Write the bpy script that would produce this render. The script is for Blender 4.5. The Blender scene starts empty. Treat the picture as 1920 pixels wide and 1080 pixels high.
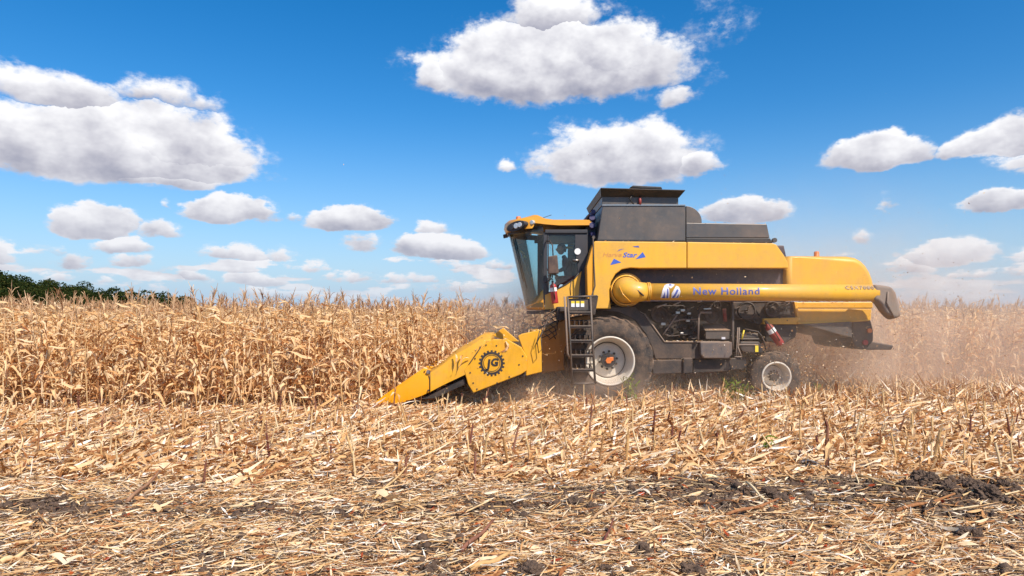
import bpy, bmesh, math, random
import numpy as np
from mathutils import Vector, Matrix, Euler

# ---------------------------------------------------------------- camera, sky, sun, exposure
SC = bpy.context.scene
COL = SC.collection
F = 1280.0          # focal length in photo pixels (1920 wide)
CH = 1.82           # eye height
HOR = 591.0         # photo row of the horizon
R = math.radians
rnd = random.Random(7)
nr = np.random.default_rng(11)

cam_d = bpy.data.cameras.new('camera')
cam_d.sensor_width = 36.0
cam_d.lens = F / 1920 * 36.0
cam_d.shift_y = (HOR - 540) / 1920
cam_d.clip_start = 0.1
cam_d.clip_end = 9000
cam = bpy.data.objects.new('camera', cam_d)
COL.objects.link(cam)
cam.location = (0, 0, CH)
cam.rotation_euler = (R(90), 0, 0)
SC.camera = cam

SUN_EL, SUN_AZ = 47.0, 147.0      # azimuth clockwise from +Y (view direction): behind the camera, to the right
sd = Vector((math.sin(R(SUN_AZ)) * math.cos(R(SUN_EL)), math.cos(R(SUN_AZ)) * math.cos(R(SUN_EL)), math.sin(R(SUN_EL))))
sun_d = bpy.data.lights.new('sun', 'SUN')
sun_d.energy = 4.6
sun_d.angle = R(0.53)
sun_d.color = (1.0, 0.93, 0.84)
sun = bpy.data.objects.new('sun', sun_d)
COL.objects.link(sun)
sun.rotation_euler = sd.to_track_quat('Z', 'Y').to_euler()
sun.location = sd * 60

SC.view_settings.view_transform = 'Standard'
SC.view_settings.look = 'None'
SC.view_settings.exposure = 0.38
SC.view_settings.gamma = 1.0
SC.view_settings.use_curve_mapping = False
SC.render.engine = 'CYCLES'
SC.cycles.max_bounces = 6
SC.cycles.diffuse_bounces = 3
SC.cycles.glossy_bounces = 3
SC.cycles.transmission_bounces = 4
SC.cycles.transparent_max_bounces = 12
SC.cycles.volume_bounces = 2
SC.cycles.volume_step_rate = 1.0
SC.cycles.volume_max_steps = 128
SC.cycles.use_denoising = True
SC.cycles.use_adaptive_sampling = True
SC.cycles.adaptive_threshold = 0.012

# ---- node helper
class NT:
    def __init__(s, tree):
        s.t = tree; s.n = tree.nodes; s.l = tree.links
    def new(s, kind, **kw):
        nd = s.n.new(kind)
        for k, v in kw.items():
            setattr(nd, k, v)
        return nd
    def put(s, sock, v):
        if isinstance(v, bpy.types.NodeSocket):
            s.l.new(v, sock)
        elif v is not None:
            sock.default_value = v
    def m(s, op, a, b=None, c=None, clamp=False):
        nd = s.n.new('ShaderNodeMath'); nd.operation = op; nd.use_clamp = clamp
        for i, v in enumerate((a, b, c)):
            if v is not None: s.put(nd.inputs[i], v)
        return nd.outputs[0]
    def v(s, op, a, b=None, c=None):
        nd = s.n.new('ShaderNodeVectorMath'); nd.operation = op
        for i, v in enumerate((a, b, c)):
            if v is not None: s.put(nd.inputs[i], v)
        return nd.outputs['Value'] if op in ('LENGTH', 'DOT_PRODUCT', 'DISTANCE') else nd.outputs['Vector']
    def xyz(s, vec):
        nd = s.n.new('ShaderNodeSeparateXYZ'); s.put(nd.inputs[0], vec); return nd.outputs
    def comb(s, x, y, z):
        nd = s.n.new('ShaderNodeCombineXYZ')
        for i, v in enumerate((x, y, z)): s.put(nd.inputs[i], v)
        return nd.outputs[0]
    def noise(s, vec, scale, detail=4, rough=0.55, dist=0.0, dims='3D', out=0):
        nd = s.n.new('ShaderNodeTexNoise'); nd.noise_dimensions = dims
        if vec is not None: s.put(nd.inputs['Vector'], vec)
        s.put(nd.inputs['Scale'], scale); nd.inputs['Detail'].default_value = detail
        nd.inputs['Roughness'].default_value = rough; nd.inputs['Distortion'].default_value = dist
        return nd.outputs[out]
    def ramp(s, fac, stops, interp='LINEAR'):
        nd = s.n.new('ShaderNodeValToRGB'); s.put(nd.inputs[0], fac)
        cr = nd.color_ramp; cr.interpolation = interp
        while len(cr.elements) < len(stops): cr.elements.new(0.5)
        for e, (p, c) in zip(cr.elements, stops):
            e.position = p
            e.color = (c, c, c, 1) if isinstance(c, (int, float)) else (*c, 1)
        return nd.outputs[0]
    def mr(s, v, a, b, c=0.0, d=1.0, smooth=False):
        nd = s.n.new('ShaderNodeMapRange'); nd.clamp = True
        if smooth: nd.interpolation_type = 'SMOOTHSTEP'
        for i, x in enumerate((v, a, b, c, d)): s.put(nd.inputs[i], x)
        return nd.outputs[0]
    def mix(s, f, a, b, kind='MIX'):
        nd = s.n.new('ShaderNodeMix'); nd.data_type = 'RGBA'; nd.blend_type = kind
        s.put(nd.inputs[0], f)
        s.put(nd.inputs[6], a if not isinstance(a, tuple) else (*a, 1) if len(a) == 3 else a)
        s.put(nd.inputs[7], b if not isinstance(b, tuple) else (*b, 1) if len(b) == 3 else b)
        return nd.outputs[2]
    def mixf(s, f, a, b):
        nd = s.n.new('ShaderNodeMix'); nd.data_type = 'FLOAT'
        s.put(nd.inputs[0], f); s.put(nd.inputs[2], a); s.put(nd.inputs[3], b)
        return nd.outputs[0]

# ---- world: Nishita sky with fair-weather cumulus placed by compass direction
def build_world():
    w = bpy.data.worlds.new('World'); SC.world = w; w.use_nodes = True
    t = NT(w.node_tree); t.n.clear()
    out = t.new('ShaderNodeOutputWorld'); bg = t.new('ShaderNodeBackground')
    t.l.new(bg.outputs[0], out.inputs[0])
    sky = t.new('ShaderNodeTexSky', sky_type='NISHITA', sun_disc=False)
    sky.sun_elevation = R(SUN_EL); sky.sun_rotation = R(SUN_AZ)
    sky.air_density = 1.0; sky.dust_density = 0.6; sky.ozone_density = 2.2; sky.altitude = 100
    D = t.new('ShaderNodeTexCoord').outputs['Generated']
    D = t.v('NORMALIZE', D)
    x, y, z = t.xyz(D)[:3]
    az = t.m('ARCTAN2', x, y)
    el = t.m('ARCSINE', z)
    # cloud cover seen low is foreshortened: finer vertical grain towards the horizon
    ela = t.m('MAXIMUM', el, 0.0)
    g = t.m('DIVIDE', 1.0, t.m('ADD', ela, 0.13))
    freq = t.comb(t.m('MULTIPLY', az, 8.0), t.m('MULTIPLY', t.m('LOGARITHM', t.m('ADD', ela, 0.10), 2.718), 4.6), 0.0)
    def fbm(vec, sc, det, ro, off):
        return t.noise(t.v('ADD', vec, off), sc, det, ro, dims='2D')
    base = t.comb(t.m('MULTIPLY', az, 1.0), t.m('MULTIPLY', ela, 1.5), 0.0)
    nA = t.m('SUBTRACT', t.noise(base, 9.0, 5, 0.6, dims='2D'), 0.5)
    nB = t.m('SUBTRACT', t.noise(t.v('ADD', base, (7.3, 2.1, 0)), 9.0, 5, 0.6, dims='2D'), 0.5)
    amp = t.mr(ela, 0.0, 0.40, 0.014, 0.055)
    waz = t.m('ADD', az, t.m('MULTIPLY', nA, t.m('MULTIPLY', amp, 1.5)))
    wel = t.m('ADD', el, t.m('MULTIPLY', nB, amp))
    V = t.comb(waz, wel, wel)
    # (left, right, top, bottom) in photo pixels, weight
    CL = [(-60,235,118,208,.75),(-260,545,174,340,1.3),(60,520,192,330,1.2),(140,450,305,348,.9),(190,420,150,205,.36),(200,310,150,195,.4),
          (755,1340,22,200,1.25),(850,1310,30,180,1.2),(930,1160,-30,70,.8),(1290,1400,10,80,.12),(1225,1325,145,200,.6),(760,860,85,170,.7),
          (960,1360,214,350,1.2),(1240,1360,272,335,.9),(985,1180,235,340,1.0),(935,975,295,330,.5),(1150,1265,205,262,.4),
          (1540,1775,240,320,1.5),(1750,1990,232,296,1.3),(1800,1990,215,300,1.3),(1850,1990,270,322,.5),
          (1295,1490,364,422,1.4),(1635,1695,360,400,.5),(1776,1990,350,395,1.3),
          (1590,1650,434,460,.35),(1685,1885,440,500,1.1),(1640,1760,478,515,.5),
          (75,262,372,446,1.5),(230,335,412,446,.6),(165,285,438,476,.8),(90,180,468,508,.7),(85,130,455,482,.35),(208,288,472,506,.7),
          (-60,40,440,505,.7),(328,535,360,422,1.5),(303,325,373,395,.35),(520,570,392,414,.35),(555,742,380,438,1.4),(635,722,430,474,.75),
          (732,915,438,490,1.4),(778,846,410,444,.7),(370,520,450,490,.75),(480,556,456,488,.55),
          (560,620,486,514,.6),(320,400,502,530,.6),(400,560,506,540,.75),(590,700,502,530,.55),(830,900,484,512,.5),(895,975,482,504,.5),
          (680,860,512,534,.55),(60,150,505,530,.5),(190,245,518,536,.45),(780,940,522,548,.5),(420,640,538,562,.45),(1640,1900,528,570,.45),
          (1780,1990,500,520,.3),(1860,2000,460,500,.35),(250,330,528,548,.4)]
    Fs = None; Ts = None
    for (x0, x1, y0, y1, wt) in CL:
        a0 = math.atan2(x0 - 960, F); a1 = math.atan2(x1 - 960, F)
        cx = (x0 + x1) / 2 - 960
        hyp = math.hypot(F, cx)
        yb = y0 + (y1 - y0) * 0.72
        ec = math.atan2(HOR - yb, hyp); e0 = math.atan2(HOR - y0, hyp); e1 = math.atan2(HOR - y1, hyp)
        ac = (a0 + a1) / 2; W_ = (a1 - a0) / 2
        d = t.v('MULTIPLY', t.v('SUBTRACT', V, (ac, ec, ec)), (1 / W_, 1 / (e0 - ec), -1 / max(ec - e1, .002)))
        X = t.xyz(d)
        q = t.comb(X[0], t.m('MAXIMUM', X[1], X[2]), 0.0)
        r = t.v('DOT_PRODUCT', q, q)
        f = t.m('MULTIPLY_ADD', r, -wt, wt)          # wt*(1-r2)
        tt = X[1]
        if Fs is None: Fs, Ts = f, tt
        else:
            gt = t.m('GREATER_THAN', f, Fs)
            Ts = t.mixf(gt, Ts, tt)
            Fs = t.m('MAXIMUM', Fs, f)
    # crowded flat cumulus low over the horizon
    lowv = t.comb(t.m('MULTIPLY', az, 7.0), t.m('MULTIPLY', el, 42.0), 0.0)
    ln = t.noise(lowv, 1.0, 3, 0.5, dims='2D')
    lowf = t.m('MULTIPLY', t.mr(ln, 0.46, 0.66, -0.25, 0.75), t.m('MULTIPLY', t.mr(el, 0.070, 0.105, 1.0, 0.0), t.mr(el, 0.0, 0.01, 0.0, 1.0)))
    lowf = t.m('ADD', lowf, t.mr(el, 0.06, 0.10, 0.0, -0.6))
    gt = t.m('GREATER_THAN', lowf, Fs)
    Ts = t.mixf(gt, Ts, t.mr(ln, 0.45, 0.7, -0.3, 0.6))
    Fs = t.m('MAXIMUM', Fs, lowf)
    # outside the photographed quarter of the sky the same kind of clouds go on
    allsky = t.noise(t.comb(t.m('MULTIPLY', x, t.m('DIVIDE', 1, t.m('ADD', t.m('MAXIMUM', z, 0.0), .18))),
                            t.m('MULTIPLY', y, t.m('DIVIDE', 1, t.m('ADD', t.m('MAXIMUM', z, 0.0), .18))), 0.0), 1.3, 3, 0.5, dims='2D')
    asf = t.mr(allsky, 0.56, 0.74, -0.4, 1.0)
    outside = t.m('MAXIMUM', t.mr(t.m('ABSOLUTE', az), 0.68, 0.86, smooth=True), t.mr(el, 0.46, 0.58, smooth=True))
    Fs = t.mixf(outside, Fs, asf)
    # billow detail
    hi = t.noise(t.v('MULTIPLY', base, (1, 1, 1)), 26.0, 6, 0.62, dims='2D')
    hi2 = t.noise(t.v('ADD', t.v('MULTIPLY', base, (1, 1, 1)), (0.012, 0.010, 0)), 26.0, 6, 0.62, dims='2D')
    lo = t.noise(t.v('ADD', base, (3.3, 1.7, 0)), 11.0, 4, 0.55, dims='2D')
    lo2 = t.noise(t.v('ADD', base, (3.3 + 0.02, 1.7 + 0.025, 0)), 11.0, 4, 0.55, dims='2D')
    fine = t.m('MULTIPLY', t.m('SUBTRACT', t.noise(t.v('ADD', t.v('MULTIPLY', base, (1, 1.5, 1)), (1.1, 5.2, 0)), 48.0, 5, 0.6, dims='2D'), 0.5), t.mr(el, 0.05, 0.25, 1.2, 0.25))
    dens = t.m('ADD', t.m('ADD', Fs, fine), t.m('ADD', t.m('MULTIPLY', t.m('SUBTRACT', hi, 0.5), 0.80), t.m('MULTIPLY', t.m('SUBTRACT', lo, 0.5), 0.85)))
    alpha = t.mr(dens, 0.04, t.mr(Ts, -0.5, 0.5, 0.62, 0.44), 0, 1, smooth=True)
    wisp = t.m('MULTIPLY', t.mr(dens, -0.12, 0.3, 0, 0.35, smooth=True), t.mr(hi, 0.4, 0.65))
    alpha = t.m('MAXIMUM', alpha, wisp)
    alpha = t.m('MULTIPLY', alpha, t.mr(el, -0.01, 0.05, 0.0, 1.0))
    relief = t.m('ADD', t.m('MULTIPLY', t.m('SUBTRACT', lo, lo2), 1.3), t.m('MULTIPLY', t.m('SUBTRACT', hi, hi2), 0.28))
    lit = t.m('ADD', t.mr(Ts, -0.75, 0.75, 0.0, 0.85, smooth=True), relief)  # sunlit tops, grey undersides and self-shadow are painted into the cloud colour
    edge = t.mr(dens, 0.25, 0.8, 0.22, 0.0)
    lit = t.m('ADD', lit, edge, clamp=True)
    ccol = t.ramp(lit, [(0.0, (0.27, 0.28, 0.36)), (0.35, (0.43, 0.43, 0.49)), (0.7, (0.62, 0.62, 0.66)), (1.0, (0.78, 0.78, 0.80))])
    # clouds far off take on the colour of the air in front of them
    far = t.mr(el, 0.02, 0.22, 0.42, 0.0)
    # sky colour
    sk = t.mix(1.0, sky.outputs[0], (0.105, 0.105, 0.105), 'MULTIPLY')
    hs = t.new('ShaderNodeHueSaturation'); hs.inputs['Saturation'].default_value = SKY_SAT; hs.inputs['Hue'].default_value = SKY_HUE
    t.l.new(sk, hs.inputs['Color'])
    skc = t.mix(1.0, hs.outputs[0], (0.96, 1.02, 1.13), 'MULTIPLY')
    # the low air is milky
    skc = t.mix(t.m('POWER', t.mr(el, 0.0, 0.30, 1.0, 0.0), 2.0), skc, (0.31, 0.44, 0.62))
    ccol = t.mix(far, ccol, (0.46, 0.49, 0.56))
    fin = t.mix(alpha, skc, ccol)
    # strength stays in the daylight range: cloud radiance is divided back by it
    st = 0.1
    fin = t.mix(1.0, fin, (1 / st, 1 / st, 1 / st), 'MULTIPLY')
    fin.node.clamp_result = False
    t.l.new(fin, bg.inputs[0]); bg.inputs[1].default_value = st
    w.cycles.sampling_method = 'MANUAL'; w.cycles.sample_map_resolution = 512
SKY_SAT, SKY_HUE = 1.46, 0.496
build_world()

# ---------------------------------------------------------------- general helpers
def P(px, py, Y):
    """World point seen at photo pixel (px,py) when it stands Y metres away."""
    return Vector(((px - 960) / F * Y, Y, CH - (py - HOR) / F * Y))

def link(o, parent=None):
    COL.objects.link(o)
    if parent is not None: o.parent = parent
    return o

def tag(o, label=None, cat=None, group=None, kind=None):
    if label: o['label'] = label
    if cat: o['category'] = cat
    if group: o['group'] = group
    if kind: o['kind'] = kind
    return o

def empty(name, loc, rot=(0, 0, 0)):
    o = bpy.data.objects.new(name, None); o.empty_display_size = .2
    o.location = loc; o.rotation_euler = rot
    return link(o)

def mesh_from(name, V, Fc, smooth=False):
    me = bpy.data.meshes.new(name)
    me.from_pydata([tuple(v) for v in V], [], [tuple(f) for f in Fc])
    me.update()
    if smooth: me.polygons.foreach_set('use_smooth', [True] * len(me.polygons))
    return me

def obj(name, me, mat, parent=None, origin=None):
    o = bpy.data.objects.new(name, me)
    if mat is not None and not me.materials: me.materials.append(mat)
    if origin is not None: me.transform(Matrix.Translation(-Vector(origin)))
    return link(o, parent)

def bev(o, w, seg=2, ang=35):
    m = o.modifiers.new('Bevel', 'BEVEL'); m.width = w; m.segments = seg; m.limit_method = 'ANGLE'; m.angle_limit = R(ang)
    m.harden_normals = False
    return o

class MB:
    """Collects simple solids into one mesh."""
    def __init__(s): s.V = []; s.Fc = []; s.sm = []
    def add(s, V, Fc, smooth=False):
        k = len(s.V); s.V += [Vector(v) for v in V]; s.Fc += [tuple(i + k for i in f) for f in Fc]; s.sm += [smooth] * len(Fc)
        return s
    def box(s, x0, x1, y0, y1, z0, z1):
        V = [(x, y, z) for x in (x0, x1) for y in (y0, y1) for z in (z0, z1)]
        return s.add(V, [(0,1,3,2),(4,6,7,5),(0,4,5,1),(2,3,7,6),(0,2,6,4),(1,5,7,3)])
    def prism(s, pts, y0, y1):
        """pts = (x,z) outline, pushed from y0 to y1."""
        a = sum(pts[i][0] * pts[(i + 1) % len(pts)][1] - pts[(i + 1) % len(pts)][0] * pts[i][1] for i in range(len(pts)))
        if a < 0: pts = pts[::-1]
        n = len(pts)
        V = [(p[0], y0, p[1]) for p in pts] + [(p[0], y1, p[1]) for p in pts]
        Fc = [tuple(range(n)), tuple(range(2 * n - 1, n - 1, -1))]
        for i in range(n):
            j = (i + 1) % n
            Fc.append((j, i, i + n, j + n))
        return s.add(V, Fc)
    def ppx(s, pix, Y, y1):
        """outline traced at distance Y, pushed back to y1"""
        return s.prism([(P(a, b, Y).x, P(a, b, Y).z) for a, b in pix], Y, y1)
    def bpx(s, x0, y0, x1, y1, Y, Y1):
        a = P(x0, y0, Y); b = P(x1, y1, Y)
        return s.box(a.x, b.x, Y, Y1, b.z, a.z)
    def tube(s, pts, rad, n=8, cap=True, smooth=True, flat=(1, 1)):
        pts = [Vector(p) for p in pts]
        if isinstance(rad, (int, float)): rad = [rad] * len(pts)
        k = len(s.V); prev = None; V = []
        for i, p in enumerate(pts):
            d = (pts[min(i + 1, len(pts) - 1)] - pts[max(i - 1, 0)])
            d = d.normalized() if d.length > 1e-9 else Vector((0, 0, 1))
            if prev is None:
                u = d.cross(Vector((0, 0, 1)) if abs(d.z) < .9 else Vector((0, 1, 0))).normalized()
            else:
                u = (prev - d * prev.dot(d)).normalized()
            prev = u; w = d.cross(u)
            for j in range(n):
                a = 2 * math.pi * j / n
                V.append(p + (u * math.cos(a) * flat[0] + w * math.sin(a) * flat[1]) * rad[i])
        Fc = []
        for i in range(len(pts) - 1):
            for j in range(n):
                j2 = (j + 1) % n
                Fc.append((i * n + j, i * n + j2, (i + 1) * n + j2, (i + 1) * n + j))
        s.add(V, Fc, smooth)
        if cap:
            s.add(V[:n], [tuple(range(n - 1, -1, -1))]); s.add(V[-n:], [tuple(range(n))])
        return s
    def rod(s, a, b, r, n=8): return s.tube([a, b], r, n)
    def lathe(s, c, prof, n=32, smooth=True, axis='Y', a0=0, a1=2 * math.pi):
        """prof = (radius, offset along the axis) pairs, spun round an axis through c."""
        V = []; full = abs(a1 - a0 - 2 * math.pi) < 1e-6
        m = n if full else n + 1
        for (r, o) in prof:
            for j in range(m):
                a = a0 + (a1 - a0) * j / n
                if axis == 'Y': V.append(Vector(c) + Vector((r * math.cos(a), o, r * math.sin(a))))
                elif axis == 'X': V.append(Vector(c) + Vector((o, r * math.cos(a), r * math.sin(a))))
                else: V.append(Vector(c) + Vector((r * math.cos(a), r * math.sin(a), o)))
        Fc = []
        for i in range(len(prof) - 1):
            for j in range(n):
                j2 = (j + 1) % m
                Fc.append((i * m + j, i * m + j2, (i + 1) * m + j2, (i + 1) * m + j))
        return s.add(V, Fc, smooth)
    def disc(s, c, r, o0, o1, n=24, axis='Y'):
        return s.lathe(c, [(0.0001, o0), (r, o0), (r, o1), (0.0001, o1)], n, False, axis)
    def build(s, name, mat, parent=None, origin=None, bevel=0, seg=2, fix=True):
        me = mesh_from(name, s.V, s.Fc)
        me.polygons.foreach_set('use_smooth', s.sm)
        if fix:
            bm = bmesh.new(); bm.from_mesh(me)
            bmesh.ops.remove_doubles(bm, verts=bm.verts, dist=1e-5)
            bmesh.ops.recalc_face_normals(bm, faces=bm.faces)
            bm.to_mesh(me); bm.free()
        o = obj(name, me, mat, parent, origin)
        if bevel: bev(o, bevel, seg)
        return o

# ---------------------------------------------------------------- materials
def mat_new(name):
    m = bpy.data.materials.new(name); m.use_nodes = True
    t = NT(m.node_tree); b = t.n['Principled BSDF']
    return m, t, b

DUST = (0.34, 0.21, 0.125)
def mat_plain(name, col, rough=.5, metal=0.0, dust=.25, bump=.0, scale=3.0, coat=0.0, grime=.25):
    """Paint, steel or plastic with field dust settled on it in patches and on upward faces."""
    m, t, b = mat_new(name)
    tc = t.new('ShaderNodeTexCoord').outputs['Object']
    n1 = t.noise(tc, scale, 6, .62)
    n2 = t.noise(tc, scale * 9, 4, .6)
    n3 = t.noise(t.v('MULTIPLY', tc, (1, 1, .25)), scale * 3.3, 4, .6)
    up = t.xyz(t.new('ShaderNodeNewGeometry').outputs['Normal'])[2]
    d = t.m('ADD', t.mr(n1, .42, .75, 0, 1), t.m('MULTIPLY', t.mr(up, .2, 1.0), .8))
    d = t.m('MULTIPLY', t.m('ADD', d, t.mr(n2, .5, .8, 0, .6)), dust, clamp=True)
    base = t.mix(t.m('MULTIPLY', t.mr(n3, .45, .8), grime), col, tuple(c * .55 for c in col))
    c = t.mix(d, base, DUST)
    t.l.new(c, b.inputs['Base Color'])
    t.l.new(t.m('ADD', t.m('MULTIPLY', d, .4), rough, clamp=True), b.inputs['Roughness'])
    b.inputs['Metallic'].default_value = metal
    b.inputs['Coat Weight'].default_value = coat
    b.inputs['Coat Roughness'].default_value = .15
    if bump:
        bp = t.new('ShaderNodeBump'); bp.inputs['Strength'].default_value = bump; bp.inputs['Distance'].default_value = .02
        t.l.new(n1, bp.inputs['Height']); t.l.new(bp.outputs[0], b.inputs['Normal'])
    return m

M = {}
M['yellow'] = mat_plain('yellow_paint', (.80, .415, .030), .42, 0, .30, .12, 2.6, .15, .22)
M['yellow_head'] = mat_plain('yellow_header_paint', (.75, .36, .010), .45, 0, .20, .12, 4.5, .08, .36)
M['yellow_nose'] = mat_plain('yellow_plastic', (.84, .355, .002), .4, 0, .06, .05, 2.0, .1, .1)
M['orange_roof'] = mat_plain('orange_yellow_paint', (.82, .36, .02), .35, 0, .15, .05, 2.0, .3, .1)
M['tank'] = mat_plain('dark_grey_sheet', (.105, .097, .09), .42, .3, .28, .35, 1.1, 0, .45)
M['tank_dark'] = mat_plain('black_sheet', (.022, .024, .024), .5, .1, .12, .2, 1.5)
M['black'] = mat_plain('black_steel', (.024, .021, .02), .55, .1, .22, .2, 3)
M['frame'] = mat_plain('dusty_chassis_steel', (.036, .029, .026), .6, .1, .30, .2, 2.5)
M['grey'] = mat_plain('grey_steel', (.085, .075, .066), .5, .3, .30, .15, 3)
M['rubber'] = mat_plain('tyre_rubber', (.028, .024, .022), .8, 0, .46, .3, 4)
M['cream'] = mat_plain('cream_rim_paint', (.66, .60, .50), .4, 0, .28, .05, 3, .1, .15)
M['red'] = mat_plain('red_paint', (.42, .018, .022), .4, 0, .15, 0, 6)
M['red_dusty'] = mat_plain('dusty_red_paint', (.30, .02, .022), .5, 0, .42, 0, 6)
M['white'] = mat_plain('white_label', (.8, .8, .78), .5, 0, .08, 0, 6)
M['label_yellow'] = mat_plain('yellow_label', (.85, .62, .04), .5, 0, .05, 0, 6)
M['orange'] = mat_plain('orange_plastic', (.72, .17, .02), .4, 0, .30, 0, 6)
M['blue'] = mat_plain('blue_print', (.03, .11, .50), .5, 0, .08, 0, 6)
M['violet'] = mat_plain('blue_letter_print', (.075, .105, .36), .5, 0, .12, 0, 6)
M['pale_print'] = mat_plain('pale_print', (.62, .60, .62), .5, 0, .15, 0, 6)
M['faded_red'] = mat_plain('faded_red_print', (.62, .26, .07), .5, 0, .1, 0, 6)
M['grey_print'] = mat_plain('grey_letter_print', (.20, .14, .11), .5, 0, .15, 0, 6)
M['canvas'] = mat_plain('dusty_canvas', (.25, .195, .155), .85, 0, .45, .5, 5)
M['steel'] = mat_plain('bare_steel', (.5, .47, .43), .3, .9, .25, 0, 6)
M['cab_dark'] = mat_plain('cab_trim', (.035, .035, .04), .55, 0, .06, .1, 5)
M['cab_yellow'] = mat_plain('cab_far_rail', (.62, .40, .03), .5, 0, .1, 0, 5)
M['seat'] = mat_plain('seat_fabric', (.05, .07, .08), .85, 0, .1, .2, 12)
M['skin'] = mat_plain('skin', (.42, .22, .14), .55, 0, .0, 0, 5, 0, .05)
M['shirt'] = mat_plain('dark_blue_cloth', (.022, .035, .075), .85, 0, .05, .3, 9)
M['trousers'] = mat_plain('red_cloth', (.33, .035, .045), .85, 0, .05, .3, 9)
M['hair'] = mat_plain('dark_hair', (.015, .012, .01), .6, 0, 0, .2, 20)
M['lens'] = mat_plain('lamp_glass', (.72, .70, .68), .12, .4, .05, 0, 8)

def mat_glass(name, tint, refl=.35, dust=.10):
    m = bpy.data.materials.new(name); m.use_nodes = True
    t = NT(m.node_tree); t.n.clear()
    o = t.new('ShaderNodeOutputMaterial')
    tr = t.new('ShaderNodeBsdfTransparent'); tr.inputs[0].default_value = (*tint, 1)
    gl = t.new('ShaderNodeBsdfGlossy'); gl.inputs[0].default_value = (.9, .95, 1, 1); gl.inputs['Roughness'].default_value = .03
    df = t.new('ShaderNodeBsdfDiffuse'); df.inputs[0].default_value = (.45, .36, .27, 1)
    fr = t.new('ShaderNodeFresnel'); fr.inputs[0].default_value = 1.5
    tc = t.new('ShaderNodeTexCoord').outputs['Object']
    n = t.noise(tc, 2.2, 5, .6)
    zz = t.mr(t.xyz(tc)[2], 1.9, 3.4, 1.0, 0.35)
    m1 = t.new('ShaderNodeMixShader'); t.l.new(t.m('MULTIPLY', fr.outputs[0], refl * 2.5, clamp=True), m1.inputs[0])
    t.l.new(tr.outputs[0], m1.inputs[1]); t.l.new(gl.outputs[0], m1.inputs[2])
    m2 = t.new('ShaderNodeMixShader'); t.l.new(t.m('MULTIPLY', t.m('MULTIPLY', t.mr(n, .3, .8, .4, 1.6), dust), zz, clamp=True), m2.inputs[0])
    t.l.new(m1.outputs[0], m2.inputs[1]); t.l.new(df.outputs[0], m2.inputs[2])
    t.l.new(m2.outputs[0], o.inputs[0])
    return m
M['glass'] = mat_glass('cab_glass', (.84, .93, .93), .30, .07)
M['windscreen'] = mat_glass('windscreen_glass', (.68, .84, .83), .35, .16)

def mat_dry(name, ramp, transl=.35, rough=.75, grain=1.0, spots=.35, bump=.25):
    """Dead maize: a tone of its own for every leaf, streaks along it, brown blotches; light passes through."""
    m = bpy.data.materials.new(name); m.use_nodes = True
    t = NT(m.node_tree); t.n.clear()
    o = t.new('ShaderNodeOutputMaterial')
    g = t.new('ShaderNodeNewGeometry'); oi = t.new('ShaderNodeObjectInfo')
    tc = t.new('ShaderNodeTexCoord').outputs['Object']
    isl = g.outputs['Random Per Island']
    mixr = t.m('FRACT', t.m('ADD', isl, t.m('MULTIPLY', oi.outputs['Random'], 7.31)))
    n = t.noise(tc, 14.0 * grain, 3, .6)
    f = t.m('ADD', mixr, t.m('MULTIPLY', t.m('SUBTRACT', n, .5), .5), clamp=True)
    c = t.ramp(f, ramp)
    n2 = t.noise(t.v('ADD', tc, (3, 1, 8)), 5.0 * grain, 3, .65)
    c = t.mix(t.mr(n2, .56, .72, 0, spots), c, (.23, .095, .035))
    d = t.new('ShaderNodeBsdfDiffuse'); t.l.new(c, d.inputs[0])
    tl = t.new('ShaderNodeBsdfTranslucent')
    c2 = t.mix(1.0, c, (1.0, .76, .55), 'MULTIPLY'); t.l.new(c2, tl.inputs[0])
    mx = t.new('ShaderNodeMixShader'); mx.inputs[0].default_value = transl
    t.l.new(d.outputs[0], mx.inputs[1]); t.l.new(tl.outputs[0], mx.inputs[2])
    t.l.new(mx.outputs[0], o.inputs[0])
    return m
LEAF_RAMP = [(0, (.36, .14, .05)), (.08, (.62, .34, .14)), (.3, (.83, .56, .275)), (.8, (.90, .655, .37)), (1, (.93, .77, .52))]
M['leaf'] = mat_dry('dry_leaf', LEAF_RAMP, .36, spots=.28)
M['stalk'] = mat_dry('dry_stalk', [(0, (.30, .13, .06)), (.3, (.52, .30, .12)), (.7, (.66, .45, .22)), (1, (.74, .58, .35))], 0.02, spots=.5)
M['tassel'] = mat_dry('dry_tassel', [(0, (.34, .16, .08)), (.5, (.58, .36, .19)), (1, (.74, .52, .32))], .2)
M['husk'] = mat_dry('dry_husk', [(0, (.60, .40, .20)), (.5, (.78, .58, .34)), (1, (.88, .74, .52))], .2, spots=.3)
M['litter'] = mat_dry('dry_litter', [(0, (.24, .09, .04)), (.10, (.42, .18, .07)), (.28, (.64, .36, .15)), (.55, (.78, .52, .27)), (.82, (.86, .67, .43)), (1, (.93, .85, .72))], .12, grain=2.0, spots=.30)
M['husk_brown'] = mat_dry('orange_brown_husk', [(0, (.30, .12, .04)), (.3, (.54, .28, .105)), (.7, (.74, .47, .22)), (1, (.85, .63, .38))], .25, grain=1.2, spots=.35)
M['litter_red'] = mat_dry('red_brown_leaf', [(0, (.30, .04, .02)), (1, (.45, .10, .03))], .15)
M['dark_stalk'] = mat_dry('dark_stalk', [(0, (.13, .04, .035)), (.5, (.28, .13, .08)), (1, (.55, .38, .2))], .02, grain=.6)
M['green'] = mat_dry('green_weed', [(0, (.10, .16, .02)), (.6, (.20, .26, .04)), (1, (.42, .38, .12))], .3, spots=.1)
M['bark'] = mat_plain('bark', (.06, .045, .03), .9, 0, 0, .5, 2)
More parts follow.
